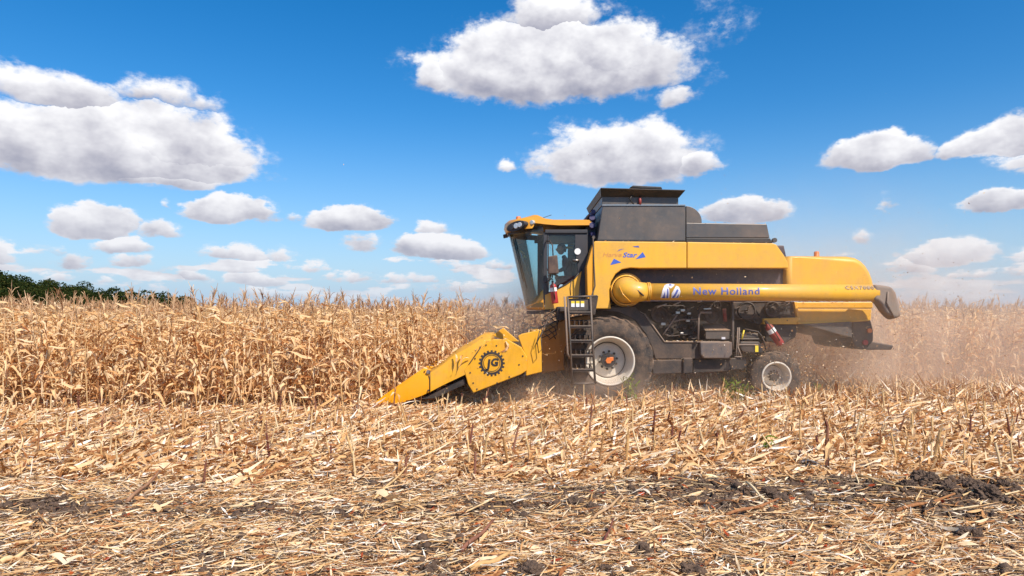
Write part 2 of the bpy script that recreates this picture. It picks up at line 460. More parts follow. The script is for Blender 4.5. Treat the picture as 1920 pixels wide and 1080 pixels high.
# ---------------------------------------------------------------- the combine harvester
YB, YF = 14.25, 16.85                  # near and far side of the body
YW = 14.10                             # outer face of the near front tyre
comb_root = empty('combine_harvester', (P(1144, 756, 15.6).x, 15.6, 0.0))
RL = comb_root.location.copy()
tag(comb_root, 'yellow combine harvester with black grain tank cutting the standing corn', 'combine harvester')
def part(mb, name, mat, parent=None, bevel=0, seg=2, fix=True):
    return mb.build(name, M[mat] if isinstance(mat, str) else mat, parent or comb_root, RL, bevel, seg, fix)

def arc(cx, cy, r, a0, a1, n, ry=None):
    ry = ry or r
    return [(cx + r * math.cos(R(a0 + (a1 - a0) * i / n)), cy - ry * math.sin(R(a0 + (a1 - a0) * i / n))) for i in range(n + 1)]

# --- yellow side hoods
front_hood = [(1113, 454), (1116, 452), (1287.6, 453.5), (1287.6, 503), (1200, 503), (1182, 502)] + \
    [(1166, 505), (1154, 514), (1146, 528), (1142.5, 545), (1143, 560), (1146, 579), (1112, 579)]
part(MB().ppx(front_hood, YB, YB + .10), 'side_hood', 'yellow', bevel=.022, seg=3)
rear_hood = [(1288.6, 453.5), (1450, 456), (1456, 458.5), (1470, 478), (1477, 491), (1479, 503), (1288.6, 503)]
part(MB().ppx(rear_hood, YB, YB + .10), 'side_hood', 'yellow', bevel=.022, seg=3)
# under-flange of the hoods, in their own shade
part(MB().ppx([(1200, 500), (1478, 500), (1478, 503), (1200, 503)], YB + .102, YB + .42), 'hood_flange', 'yellow', bevel=.01)
# the dark inner wall behind the tube and the body core
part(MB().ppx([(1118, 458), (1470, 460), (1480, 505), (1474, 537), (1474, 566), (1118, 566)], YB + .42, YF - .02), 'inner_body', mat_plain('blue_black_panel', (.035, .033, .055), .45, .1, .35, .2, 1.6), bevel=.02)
# top deck joining the two sides
part(MB().ppx([(1116, 453), (1448, 456.5), (1448, 461), (1116, 459)], YB + .105, YF - .03), 'top_deck', 'yellow', bevel=.01)
# far side hood
a = [(P(x, y, YB).x, P(x, y, YB).z) for x, y in front_hood[:3] + rear_hood[1:6] + [(1200, 503), (1200, 579), (1112, 579)]]
part(MB().prism(a, YF - .015, YF + .09), 'side_hood', 'yellow', bevel=.02)
# front bulkhead, half yellow and standing in shade behind the cab
part(MB().ppx([(1109, 466), (1112.4, 456), (1112.4, 579), (1102, 579), (1100, 500)], YB + .04, YF), 'front_bulkhead', 'orange_roof', bevel=.02)
part(MB().ppx([(1098, 425), (1118, 425), (1111, 500), (1100, 500), (1100, 585), (1095, 585)], YB + .52, YF - .25), 'cab_rear_wall', 'cab_dark', bevel=.01)

# --- straw hood at the back
def loft_side(outline, Y0, Y1, rim, n=5):
    """Panelled box whose top edge rolls over: outline (px at Y0) shrinks towards both sides."""
    pts = [(P(x, y, Y0 + rim).x, P(x, y, Y0 + rim).z) for x, y in outline]
    cx = sum(p[0] for p in pts) / len(pts); cz = sum(p[1] for p in pts) / len(pts)
    rings = []
    for i in range(n + 1):
        a = math.pi / 2 * i / n
        rings.append((Y0 + rim * (1 - math.sin(a)), rim * (1 - math.cos(a)) * 0))
    seq = []
    for i in range(n + 1):
        a = math.pi / 2 * i / n
        seq.append((Y0 + rim * (1 - math.sin(a)), -rim * (1 - math.cos(a)) ))
    V = []; Fc = []; N = len(pts)
    # from the near face outward to full size, then along, then back in
    st = [(Y0 + rim * (1 - math.cos(math.pi / 2 * i / n)), rim * (1 - math.sin(math.pi / 2 * i / n))) for i in range(n + 1)]
    st = st + [(Y1 - (y - Y0), s_) for y, s_ in st[::-1]]
    for y, ins in st:
        for (x, z) in pts:
            dx, dz = x - cx, z - cz
            k = math.hypot(dx, dz)
            V.append((x - dx / k * ins, y, z - dz / k * ins))
    for i in range(len(st) - 1):
        for j in range(N):
            j2 = (j + 1) % N
            Fc.append((i * N + j, i * N + j2, (i + 1) * N + j2, (i + 1) * N + j))
    mb = MB(); mb.add(V, Fc, True)
    mb.add(V[:N], [tuple(range(N))]); mb.add(V[-N:], [tuple(range(N - 1, -1, -1))])
    return mb
rh = [(1482, 480.5), (1586, 481), (1601, 484), (1612, 490), (1621, 499), (1628, 511), (1633, 525), (1635.5, 538), (1634.5, 560), (1476, 560), (1476, 505)]
rh = [(1470, 481)] + rh[0:9] + [(1470, 560)]
part(loft_side(rh, YB + .24, YF, .13), 'straw_hood', 'yellow')
part(MB().bpx(1476, 534.8, 1634, 535.8, YB + .252, YB + .40), 'hood_seam', 'black')
# lower straw hood, upper skirt lit, lower skirt set back
part(MB().ppx([(1491, 566), (1637, 566), (1637, 578), (1494, 578)], YB + .33, YB + .50), 'lower_hood', 'yellow', bevel=.02)
part(MB().ppx([(1494, 578), (1635, 578), (1633, 601), (1497, 604)], YB + .345, YF - .1), 'lower_hood', 'yellow', bevel=.02)
part(MB().ppx([(1489, 566), (1494, 566), (1502, 607), (1497, 607)], YB + .30, YB + .42), 'hood_edge', 'yellow', bevel=.01)
part(MB().ppx([(1497, 603.5), (1630, 600), (1630, 602), (1497, 608)], YB + .24, YB + .42), 'hood_edge', 'yellow', bevel=.008)
# chopper and spreader
part(MB().ppx([(1503, 608), (1598, 603), (1598, 634), (1578, 629)], YB + .16, YF - .2), 'chopper_housing', 'grey', bevel=.02)
part(MB().ppx([(1598, 601), (1633, 600), (1638, 620), (1638, 640), (1622, 655), (1604, 652), (1597, 634)], YB + .3, YF - .3), 'spreader', 'frame', bevel=.03)
part(MB().ppx([(1622, 638), (1676, 648), (1672, 656), (1620, 656)], YB + .32, YF - .3), 'spreader_deflector', 'black', bevel=.02)
part(MB().disc(P(1630, 620, YB + .28), .05, -.03, .03, 12), 'tail_lamp', 'orange')
part(MB().disc(P(1622, 642, YB + .28), .055, -.03, .03, 12), 'tail_lamp', 'red')
# beacons
def beacon(px, py0, py1, Y, parent=None):
    a = P(px, py1, Y); b = P(px, py0, Y); h = b.z - a.z
    o = part(MB().lathe(a, [(.0001, 0), (.062, 0), (.062, h * .15), (.056, h * .2), (.056, h * .75), (.045, h * .93), (.0001, h)], 16, True, 'Z'), 'beacon', 'orange', parent)
    return o
beacon(1531, 471, 482, YB + 1.0)

# --- grain tank
TY0, TY1 = YB + .10, YF - .05
part(MB().ppx([(1120, 452), (1130, 384.5), (1285.5, 386), (1285.5, 453)], TY0, TY1), 'grain_tank', 'tank', bevel=.015)
part(MB().ppx([(1286.6, 386)] + arc(1284, 415.5, 32, 84, 0, 8, 29.5) + [(1316, 418), (1286.6, 418)], TY0 + .35, TY1 - .35), 'auger_cover', 'tank', bevel=.01)
part(MB().ppx([(1286.6, 417.5), (1438, 420), (1443.5, 446), (1286.6, 446)], TY0, TY1), 'engine_cover', 'tank', bevel=.015)
part(MB().ppx([(1286.6, 446.6), (1444, 446.6), (1449, 455.6), (1286.6, 454.6)], TY0 - .02, TY1), 'cover_flange', 'tank_dark', bevel=.01)
part(MB().disc(P(1452, 450.5, TY0 + .1), .05, -.03, .04, 12), 'reversing_lamp', 'grey')
part(MB().bpx(1129.5, 383.4, 1285.5, 385.4, TY0 - .02, TY0 + .03), 'tank_lip', 'steel')  # bright strip put in as the highlight along the tank's top edge
part(MB().ppx([(1120.5, 449), (1285.5, 450), (1285.5, 452.5), (1120, 452)], TY0 - .03, TY0 + .03), 'tank_lip', 'tank_dark')
# tank extension: sheets flaring up and outward, open at the top
part(MB().ppx([(1129, 367), (1272, 368), (1272, 385.6), (1129, 384)], TY0 + .04, TY1 - .04), 'tank_extension', 'tank', bevel=.01)
ex = MB()
a = [P(1129, 368, TY0 + .04), P(1272, 369, TY0 + .04)]; b = [P(1128, 352, TY0 - .14), P(1283.5, 356, TY0 - .14)]
zf = .0
def sheet(mb, q, th=.02):
    n = (q[1] - q[0]).cross(q[3] - q[0]).normalized() * th
    V = [p for p in q] + [p + n for p in q]
    return mb.add(V, [(3,2,1,0),(4,5,6,7),(0,1,5,4),(1,2,6,5),(2,3,7,6),(3,0,4,7)])
ff = Vector((0, TY1 - TY0 - .08, 0)); ft = Vector((0, TY1 - TY0 + .28, 0))
part(sheet(MB(), [a[0], a[1], b[1], b[0]]), 'extension_flap', 'tank_dark')
part(sheet(MB(), [a[1] + ff, a[0] + ff, b[0] + ft, b[1] + ft]), 'extension_flap', 'tank_dark')
part(sheet(MB(), [a[1], a[1] + ff, b[1] + ft, b[1]]), 'extension_flap', 'tank_dark')
part(sheet(MB(), [a[0] + ff, a[0], b[0], b[0] + ft]), 'extension_flap', 'tank_dark')
part(MB().ppx([(1181, 351.5), (1187, 347.5), (1240, 350), (1242, 354.5)], TY0 + .5, TY1 - .5), 'tank_lid', 'tank_dark', bevel=.01)
part(MB().tube([P(1187, 366, TY0 - .02), P(1181, 372, TY0 - .06), P(1184, 378, TY0 - .05), P(1189, 384, TY0)], .014, 6), 'hose', 'tank_dark')
part(MB().rod(P(1200, 370, TY0), P(1200, 384, TY0), .03, 10), 'sensor', 'red_dusty')
# tarpaulin bundled on the front wall of the tank
blue_tarp = mat_plain('dark_blue_tarp', (.03, .03, .10), .6, 0, .1, .4, 6)
fx = P(1120, 425, TY0).x
for k in range(4):
    part(MB().tube([Vector((fx - .05 - .03 * math.sin(i * 1.7 + k), TY0 + .25 + i * .27, 3.55 + .16 * k + .05 * math.sin(i * 2.1 + k))) for i in range(8)], [.05 + .02 * math.sin(i + k) for i in range(8)], 7), 'tarpaulin_fold', blue_tarp)

# --- unloading auger: elbow on the side, long tube to the back
YA = 14.08
tr = .5 * 31.5 / F * YA
A0 = P(1212, 547, YA); A1 = P(1642, 549.5, YA)
el = MB()
el.tube([P(1174, 544, YB + .5), P(1174, 544, YB + .12), P(1174.5, 544.5, YB - .02), P(1178, 546, YA + .03), P(1187, 547, YA - .01), P(1199, 547.3, YA), A0],
        [.285, .285, .272, .25, .228, .203, tr + .010], 28, True)
part(el, 'auger_elbow', 'yellow')
for dy, r in ((YB + .26, .365), (YB + .08, .325)):
    c = P(1174, 544, dy)
    part(MB().lathe(c, [(r - .03, -.022), (r, -.022), (r, .022), (r - .03, .022)], 36, False, 'Y'), 'elbow_flange', 'yellow', bevel=.006)
for s_ in (0, .035):
    part(MB().lathe((A0.x + .02 + s_, YA, A0.z), [(tr, -.01), (tr + .022, -.01), (tr + .022, .012), (tr, .012)], 32, False, 'X'), 'coupling_ring', 'yellow')
part(MB().tube([P(1160, 535, YA - .05), P(1168, 552, YA - .28), P(1182, 566, YA - .24)], .012, 6), 'seam_weld', 'orange_roof')
tb = MB(); tb.lathe((0, YA, 0), [], 3)
tube_mb = MB(); tube_mb.tube([A0, A1], tr, 40)
auger = part(tube_mb, 'auger_tube', 'yellow')
part(MB().rod(P(1188, 538, YA - .2), P(1207, 555, YA - .21), .018, 6), 'elbow_strap', 'black')
# spout boot of dusty canvas
bt = MB()
A = A1
path = [A + Vector((-.05, 0, 0)), A + Vector((.10, 0, -.01)), A + Vector((.22, 0, -.03)), A + Vector((.31, 0, -.12)), A + Vector((.35, 0, -.26)), A + Vector((.38, 0, -.42)), A + Vector((.40, 0, -.58))]
bt.tube(path, [tr * .95, tr * .96, tr * 1.12, tr * 1.2, tr * 1.12, tr * 1.05, tr * .92], 26, False)
bt = MB().ppx([(1640, 533), (1658, 535), (1673, 537.5), (1681, 548), (1686, 568), (1692, 594), (1683, 598), (1674, 593), (1663, 584), (1654, 571), (1646, 564), (1640, 563)], YA - tr * .95, YA + tr * .95)
o = part(bt, 'spout_boot', 'canvas', None, .07, 4)
me = o.data
for v in me.vertices:
    wv = v.co + RL
    if wv.z < A.z - .25:
        v.co.x += .03 * math.sin(wv.y * 21); v.co.z += .04 * math.sin(wv.y * 13 + wv.x * 9)
part(MB().tube([A + Vector((.16, -tr*1.0, .02)), A + Vector((.13, -tr*1.08, -.2)), A + Vector((.30, -tr*.9, -.52))], .02, 6), 'boot_strap', 'canvas')

# --- lettering helper: flat type cut into bands and laid on the tube
def text_mesh(s, size, shear=0, bold=0.0, space=1.0):
    cu = bpy.data.curves.new('lettering', 'FONT'); cu.body = s; cu.size = size; cu.shear = shear; cu.offset = bold
    cu.space_character = space; cu.align_x = 'CENTER'; cu.align_y = 'CENTER'; cu.resolution_u = 3
    o = bpy.data.objects.new('lettering_src', cu); COL.objects.link(o)
    dg = bpy.context.evaluated_depsgraph_get(); dg.update()
    me = bpy.data.meshes.new_from_object(o.evaluated_get(dg))
    bpy.data.objects.remove(o); bpy.data.curves.remove(cu)
    return me
def on_tube(me, cx, cz, name, mat, stretch=1.0, lift=.004):
    bm = bmesh.new(); bm.from_mesh(me)
    zs = [v.co.y for v in bm.verts]; lo_, hi_ = min(zs), max(zs)
    for i in range(1, 8):
        bmesh.ops.bisect_plane(bm, geom=bm.verts[:] + bm.edges[:] + bm.faces[:], plane_co=(0, lo_ + (hi_ - lo_) * i / 8, 0), plane_no=(0, 1, 0))
    for v in bm.verts:
        x, z = v.co.x * stretch + cx, v.co.y
        a = (z + cz - A0.z) / tr
        rr = tr + lift
        v.co = Vector((x, YA - rr * math.cos(a), A0.z + rr * math.sin(a)))
    bmesh.ops.recalc_face_normals(bm, faces=bm.faces)
    bm.to_mesh(me); bm.free()
    return obj(name, me, M[mat], auger, RL)
c = P(1357, 547.5, YA)
on_tube(text_mesh('New Holland', .215, 0, .004, 1.12), c.x, c.z + .005, 'lettering', 'violet', 1.06)
c = P(1605, 541.5, YA)
on_tube(text_mesh('CSX7080', .115, 0, .0015, 1.2), c.x, c.z + .02, 'lettering', 'grey_print', 1.15)
def patch(pts, name, mat, cx, cz, lift=.004):
    me = mesh_from(name, [(x, z, 0) for x, z in pts], [tuple(range(len(pts)))])
    return on_tube(me, cx, cz, name, mat, 1, lift)
c = P(1254, 547, YA)
for q in ([(-.20, -.15), (-.17, .02), (-.11, .15), (-.06, .13), (-.03, .05), (-.02, -.15)], [(.02, -.15), (.02, -.04), (.12, .13), (.17, .10), (.20, .0), (.17, -.15)], [(-.10, .16), (-.04, .20), (.05, .20), (.10, .16), (.05, .10), (0, .06), (-.05, .11)]):
    patch(q, 'leaf_emblem', 'pale_print', c.x, c.z, .003)
for q in ([(-.17, -.15), (-.12, .0), (-.10, -.15)], [(-.08, -.15), (-.075, .06), (-.05, .06), (-.04, -.15)], [(.03, -.14), (.13, .05), (.16, .03), (.08, -.15)], [(.11, -.15), (.17, -.04), (.165, -.13)], [(-.03, .13), (-.01, .18), (.02, .18), (.03, .13)]):
    patch(q, 'leaf_emblem', 'violet', c.x, c.z, .005)

# lettering and triangles on the front hood
def on_hood(me, px, py, name, mat, lift=.004, sx=1.0):
    c = P(px, py, YB)
    for v in me.vertices: v.co = Vector((v.co.x * sx + c.x, YB - lift, v.co.y + c.z))
    me.update()
    return obj(name, me, M[mat], comb_root, RL)
on_hood(text_mesh('Harve', .13, .25, .001, 1.0), 1147, 478, 'lettering', 'faded_red', sx=1.25)
on_hood(text_mesh('Star', .14, .25, .003, 1.0), 1180, 478.5, 'lettering', 'blue', sx=1.25)
def tri(pix, mat='blue'):
    me = mesh_from('triangle_emblem', [P(x, y, YB) - Vector((0, .004, 0)) for x, y in pix], [tuple(range(len(pix)))])
    return obj('triangle_emblem', me, M[mat], comb_root, RL)
tri([(1144, 497), (1151, 485), (1165, 492)]); tri([(1192, 486), (1205, 472.5), (1210.5, 482)])
tri([(1157, 472), (1161, 468), (1171, 466), (1163, 469)], 'violet'); tri([(1186, 462), (1197, 460.5), (1199, 464), (1190, 463.5)], 'violet')

# --- cab
CY0, CY1 = 14.66, 16.52
cyc = (CY0 + CY1) / 2
def cab_px(x, y): q = P(x, y, CY0); return q.x, q.z
# windscreen: bulges forward between the near and the far pillar
xt, zt = cab_px(1021, 437); xb, zb = cab_px(1021, 570)
x_pt = P(1021, 437, CY0).x
def front_x(v, s):
    """x of the glass: s 0..1 across from the near to the far pillar, v 0 bottom..1 top"""
    lean = P(986, 578, cyc).x * (1 - v) + P(953, 437, cyc).x * v
    pil = x_pt - .02
    k = math.sin(math.pi * s) ** .62
    return pil + (lean - pil) * k
zlo, zhi = P(986, 577, cyc).z, P(953, 436, cyc).z
ws = MB(); NV, NS = 10, 20
V = []; Fc = []
for i in range(NV + 1):
    for j in range(NS + 1):
        v, s_ = i / NV, j / NS
        V.append((front_x(v, s_), CY0 + (CY1 - CY0) * s_, zlo + (zhi - zlo) * v))
for i in range(NV):
    for j in range(NS):
        a = i * (NS + 1) + j
        Fc.append((a, a + 1, a + NS + 2, a + NS + 1))
ws.add(V, Fc, True)
cab = part(MB().ppx([(1024, 434), (1102, 434), (1102, 441), (1024, 441)], CY0 + .01, CY1 - .01), 'cab', 'cab_dark', bevel=.01)
part(ws, 'windscreen', 'windscreen', cab)
# pillars, sills and floor
pl = [((1019, 436), (1026, 436), (1026, 566), (1019, 569)), ((1078, 438), (1102, 438), (1102, 583), (1092, 583), (1086, 520), (1078, 470))]
for k, q in enumerate(pl):
    part(MB().ppx(q, CY0, CY0 + .07), 'cab_pillar', 'cab_dark', cab, .008)
    part(MB().ppx([(P(x, 0, CY0).x / CY1 * F + 960, HOR - (HOR - y) * CY0 / CY1) for x, y in q], CY1 - .07, CY1), 'cab_pillar', 'cab_dark', cab, .008)
door = part(MB().ppx([(1026.5, 441), (1078, 441), (1083, 470), (1092, 507), (1060, 527), (1026.5, 545)], CY0 + .02, CY0 + .03), 'door_glass', 'glass', cab)
part(MB().ppx([(1026.6, 441), (1029, 441), (1029, 545), (1026.6, 546)], CY0 - .015, CY0 + .018), 'door_frame', 'cab_dark', door)
q = [(P(x, 0, CY0).x / CY1 * F + 960, HOR - (HOR - y) * CY0 / CY1) for x, y in [(1026.5, 441), (1078, 441), (1083, 470), (1092, 507), (1060, 527), (1026.5, 545)]]
part(MB().ppx(q, CY1 - .03, CY1 - .02), 'side_glass', 'glass', cab)
# yellow lower panels with the rising top edge
lowp = [(986, 577), (1000, 568), (1022, 556), (1040, 545), (1060, 536), (1078, 524), (1091, 507), (1094, 520), (1093, 580), (989, 581)]
lp = MB(); n = 14
# curved front skirt below the windscreen, wrapping round
V = []; Fc = []
NS = 20
for j in range(NS + 1):
    s_ = j / NS
    y = CY0 + (CY1 - CY0) * s_
    xb_ = front_x(0, s_)
    top = zlo + .02 + .36 * (1 - math.sin(math.pi * s_) ** .5)
    for z in (P(0, 581, cyc).z, zlo + (top - zlo) * .5, top):
        V.append((xb_ - .012 + .03 * (z < zlo), y, z))
for j in range(NS):
    for i in range(2):
        a = j * 3 + i
        Fc.append((a, a + 3, a + 4, a + 1))
lp.add(V, Fc, True)
o = part(lp, 'cab_skirt', 'orange_roof', cab); sm = o.modifiers.new('Solid', 'SOLIDIFY'); sm.thickness = .02
side = [(1022, 553), (1040, 545), (1060, 535), (1077, 523), (1091, 507), (1087, 530), (1083, 580), (1022, 580)]
part(MB().ppx(side, CY0 - .012, CY0 + .018), 'cab_skirt', 'yellow', cab, .006)
part(MB().tube([P(x, y - 1, CY0 - .02) for x, y in side[:5]], .014, 6), 'skirt_seal', 'cab_dark', cab)
part(MB().tube([P(1071, 529, CY0 - .02), P(1069, 540, CY0 - .02), P(1070, 553, CY0 - .02)], .009, 6), 'skirt_seam', 'cab_dark', cab)
part(MB().ppx([(1022, 578), (1100, 578), (1100, 586), (1022, 584)], CY0 + .02, CY1 - .02), 'cab_floor', 'frame', cab, .01)
# the floor plate reaches forward under the glass
V = [(front_x(0, j / 12) + .02, CY0 + (CY1 - CY0) * j / 12, P(0, 583, cyc).z) for j in range(13)]
V2 = [(x, y, z - .07) for x, y, z in V]
mbf = MB(); mbf.add(V + V2, [tuple(range(13)), tuple(range(25, 12, -1))] + [(i + 1, i, i + 13, i + 14) for i in range(12)] + [(0, 12, 25, 13)])
part(mbf, 'floor_plate', 'frame', cab)
# roof: flat rear part, lamp visor drooping at the front, rounded in plan
def roof_section(s_):
    """px outline for a slice at fraction s_ (0 near, 1 far)"""
    return None
rf_out = [(946, 421), (952, 416), (975, 412.5), (994, 408.8), (1006, 409.3), (1018, 415), (1035, 417.5), (1090, 417.5), (1099, 418), (1104, 423.5), (1102, 430), (1045, 430.5), (1020, 428.5), (1000, 426), (985, 433), (962, 436), (948, 436), (944.5, 428)]
Yr0 = CY0 - .05; Yr1 = CY1 + .05
V = []; Fc = []; N = len(rf_out); NS = 14
xs0 = P(1002, 0, CY0).x
for j in range(NS + 1):
    s_ = j / NS
    y = Yr0 + (Yr1 - Yr0) * s_
    k = math.sin(math.pi * min(max(s_, .0), 1)) ** .45
    crown = .06 * math.sin(math.pi * s_)
    for (px, py) in rf_out:
        q = P(px, py, cyc - .25)
        x = q.x; z = q.z
        if x < xs0: x = xs0 - (xs0 - x) * (0.12 + .88 * k)
        if py < 425: z += crown - .035
        V.append((x, y, z))
for j in range(NS):
    for i in range(N):
        i2 = (i + 1) % N
        Fc.append((j * N + i, j * N + i2, (j + 1) * N + i2, (j + 1) * N + i))
rmb = MB(); rmb.add(V, Fc, True); rmb.add(V[:N], [tuple(range(N))]); rmb.add(V[-N:], [tuple(range(N - 1, -1, -1))])
roof = part(rmb, 'cab_roof', 'orange_roof', cab)
for p_ in roof.data.polygons: p_.use_smooth = True
roof.modifiers.new('Edge', 'EDGE_SPLIT').split_angle = R(50)
part(MB().ppx([(1022, 430.5), (1102, 430.5), (1102, 437), (1022, 437)], CY0 - .03, CY1 + .03), 'roof_lining', 'cab_dark', cab, .01)
mbv = MB()
V = []
for j in range(13):
    s_ = j / 12
    V.append((front_x(1, s_) - .03, CY0 + (CY1 - CY0) * s_, P(0, 433, cyc).z))
V2 = [(x + .02, y, z - .12) for x, y, z in V]
mbv.add(V + V2, [(i + 1, i, i + 13, i + 14) for i in range(12)])
o = part(mbv, 'windscreen_band', 'cab_dark', cab); o.modifiers.new('S', 'SOLIDIFY').thickness = .02
# lamp recess facing forward and out at the near corner
_xf = P(946, 0, cyc - .25).x; lc = Vector((xs0 - (xs0 - _xf) * .56, Yr0 + .13, P(0, 424.5, Yr0 + .13).z))
rec = MB(); V = []
nrm = Vector((-.62, -.78, -.02)).normalized(); ux = Vector((.78, -.62, 0)).normalized(); uz = nrm.cross(ux) * -1
uz = Vector((0, 0, 1))
def oval(mb, c, rx, rz, d0, d1, n=24, tilt=.16):
    V = []
    for d in (d0, d1):
        for i in range(n):
            a = 2 * math.pi * i / n
            V.append(c + ux * (rx * math.cos(a)) + uz * (rz * math.sin(a) + tilt * rx * math.cos(a)) + nrm * d)
    return mb.add(V, [tuple(range(n)), tuple(range(2 * n - 1, n - 1, -1))] + [((i + 1) % n, i, i + n, (i + 1) % n + n) for i in range(n)])
part(oval(MB(), lc, .25, .108, -.12, .07), 'lamp_recess', 'cab_dark', roof, .01)
for dx, r_, mt in ((.12, .055, 'lens'), (.02, .06, 'lens'), (-.10, .06, 'cab_dark')):
    part(oval(MB(), lc + ux * dx + uz * (dx * .16), r_, r_, .03, .09, 16, 0), 'work_lamp', mt, roof, .008)
part(oval(MB(), P(998, 417, CY0 - .05), .05, .05, -.04, .03, 16, 0), 'side_lamp', 'lens', roof, .008)
beacon(972, 405.5, 414, cyc - .2, roof)
part(MB().tube([P(1010, 411, cyc), P(1034, 403, cyc)], .007, 6), 'antenna', 'black', roof)
part(MB().ppx([(943, 440), (950, 438), (953, 444), (944, 446)], cyc - .2, cyc - .05), 'front_camera', 'black', roof, .01)
# wipers
for a_, b_, s_ in (((963, 447), (979, 528), .30), ((972, 447), (992, 540), .26)):
    def onglass(px, py):
        z = P(px, py, CY0 + .5).z; v = (z - zlo) / (zhi - zlo)
        return Vector((front_x(v, s_) - .02 + (px - a_[0]) / 400, CY0 + (CY1 - CY0) * s_, z))
    part(MB().tube([onglass(a_[0], a_[1]), onglass((a_[0] + b_[0]) / 2, (a_[1] + b_[1]) / 2), onglass(*b_)], .012, 5), 'wiper', 'black', cab)
# mirror on its arm, door handle, sticker
part(MB().ppx([(1027, 481), (1045, 478), (1048, 513), (1029, 513.5)], CY0 - .42, CY0 - .30), 'mirror', mat_plain('brown_black_plastic', (.06, .035, .028), .6, 0, .3, 0, 4), cab, .02, 3)
part(MB().tube([P(1024, 452, CY0 - .02), P(1031, 452, CY0 - .28), P(1036, 460, CY0 - .36), P(1037, 480, CY0 - .36)], .014, 6), 'mirror_arm', 'black', cab)
part(MB().tube([P(1037, 512, CY0 - .36), P(1035, 522, CY0 - .34), P(1023, 530, CY0 - .02)], .012, 6), 'mirror_arm', 'black', cab)
part(MB().disc(P(1083, 471.5, CY0 - .012), .068, -.006, .006, 24), 'round_sticker', 'white', cab)
part(MB().tube([P(1075, 487.5, CY0 - .02), P(1075, 487.5, CY0 - .06), P(1084, 488, CY0 - .06), P(1086, 489, CY0 - .02)], .018, 6), 'door_handle', 'steel', cab)
part(MB().bpx(1032, 452, 1080, 458, CY1 - .10, CY1 - .05), 'far_rail', 'cab_yellow', cab)
part(MB().bpx(1062, 462, 1074, 466, CY1 - .10, CY1 - .05), 'far_sticker', 'label_yellow', cab)
part(MB().bpx(1002, 449, 1009, 456, CY1 - .3, CY1 - .26), 'monitor', 'black', cab, .01)
# dark B column of the far side seen through the glass
part(MB().ppx([(1008, 440), (1020, 440), (1020, 560), (1008, 560)], CY1 - .12, CY1 - .04), 'cab_pillar', 'cab_dark', cab)
# steering column and wheel, seat, console
part(MB().tube([P(1022, 572, cyc), P(1026, 530, cyc), P(1033, 513, cyc)], [.07, .05, .03], 10), 'steering_column', 'cab_dark', cab)
swc = P(1035, 511, cyc); V = []
ring = [swc + Vector((math.sin(a) * .06 + math.cos(a) * .16, math.sin(a) * .19 * 1.0, math.cos(a) * -.0)) for a in [0]]
ring = [swc + Vector((.14 * math.cos(2 * math.pi * i / 20), .19 * math.sin(2 * math.pi * i / 20), -.09 * math.cos(2 * math.pi * i / 20))) for i in range(21)]
part(MB().tube(ring, .015, 6, False), 'steering_wheel', 'cab_dark', cab)
part(MB().bpx(1056, 532, 1081, 541, cyc - .26, cyc + .26), 'seat_cushion', 'seat', cab, .05, 3)
part(MB().ppx([(1076, 492), (1084, 492), (1088, 535), (1078, 535)], cyc - .25, cyc + .25), 'seat_backrest', 'seat', cab, .05, 3)
part(MB().bpx(1040, 541, 1081, 578, cyc - .2, cyc + .2), 'seat_pedestal', 'cab_dark', cab, .02)
part(MB().ppx([(1040, 518), (1065, 516), (1065, 523), (1044, 530)], cyc + .34, cyc + .5), 'control_console', 'cab_dark', cab, .02)

# --- ladder, landing and handrails
LY = 13.78
lad = part(MB().tube([P(1064, 556, LY), P(1069, 640, LY), P(1073, 721, LY)], .022, 8, flat=(1, 1.6)), 'ladder', 'grey')
part(MB().tube([P(1107, 556, LY), P(1111, 640, LY), P(1116, 720, LY)], .024, 8), 'ladder_rail', 'grey', lad)
part(MB().tube([P(1058.5, 556, LY - .12), P(1061, 600, LY - .12), P(1064, 662, LY - .10), P(1068, 672, LY)], .02, 8), 'grab_rail', 'canvas', lad)
part(MB().tube([P(1064, 557, LY), P(1120, 555, LY)], .02, 8), 'ladder_rail', 'grey', lad)
steps = [(584, 1067, 1108), (610, 1069, 1109), (637, 1070, 1111), (664.5, 1071, 1112), (691.5, 1072, 1113)]
for y, x0, x1 in steps:
    s_ = part(MB().bpx(x0, y, x1, y + 2.6, LY - .03, LY + .26), 'step', 'grey', lad, .006)
    part(MB().bpx(x0, y + 2.6, x1, y + 5.4, LY - .01, LY + .02), 'step_edge', 'frame', s_)
    tt = MB()
    for i in range(4):
        x = x0 + 7 + (x1 - x0 - 12) * i / 3.4
        a = P(x, y - 9, LY + .24); b = P(x, y, LY + .24)
        if y > 590: tt.box(a.x - .006, a.x + .006, LY + .02, LY + .245, b.z, a.z)
    tt.bpx(x0, y - 10, x1, y - 8, LY + .24, LY + .26)
    if y > 590: part(tt, 'step_guard', 'frame', s_)
part(MB().rod(P(1073, 720, LY), P(1116, 718.5, LY), .022, 8), 'bottom_step', 'grey', lad)
pn = part(MB().ppx([(1066, 560), (1106, 560), (1106, 582), (1068, 582)], LY + .03, LY + .05), 'kick_plate', 'grey', lad, .004)
for k in range(3):
    part(MB().bpx(1071 + k * 9, 564.5, 1077.5 + k * 9, 569, LY + .02, LY + .027), 'warning_sticker', 'label_yellow', pn)
    part(MB().bpx(1071 + k * 9, 569, 1077.5 + k * 9, 575.5, LY + .02, LY + .027), 'warning_sticker', 'white', pn)
part(MB().tube([P(1113, 444, YB - .12), P(1112, 448, YB - .16), P(1113, 490, YB - .16), P(1115.5, 536, YB - .17), P(1109, 557, YB - .25), P(1110, 600, LY), P(1113, 640, LY)], .016, 8), 'handrail', 'frame')
part(MB().disc(P(1113, 445, YB - .13), .035, -.02, .02, 10), 'handrail_knob', 'grey')
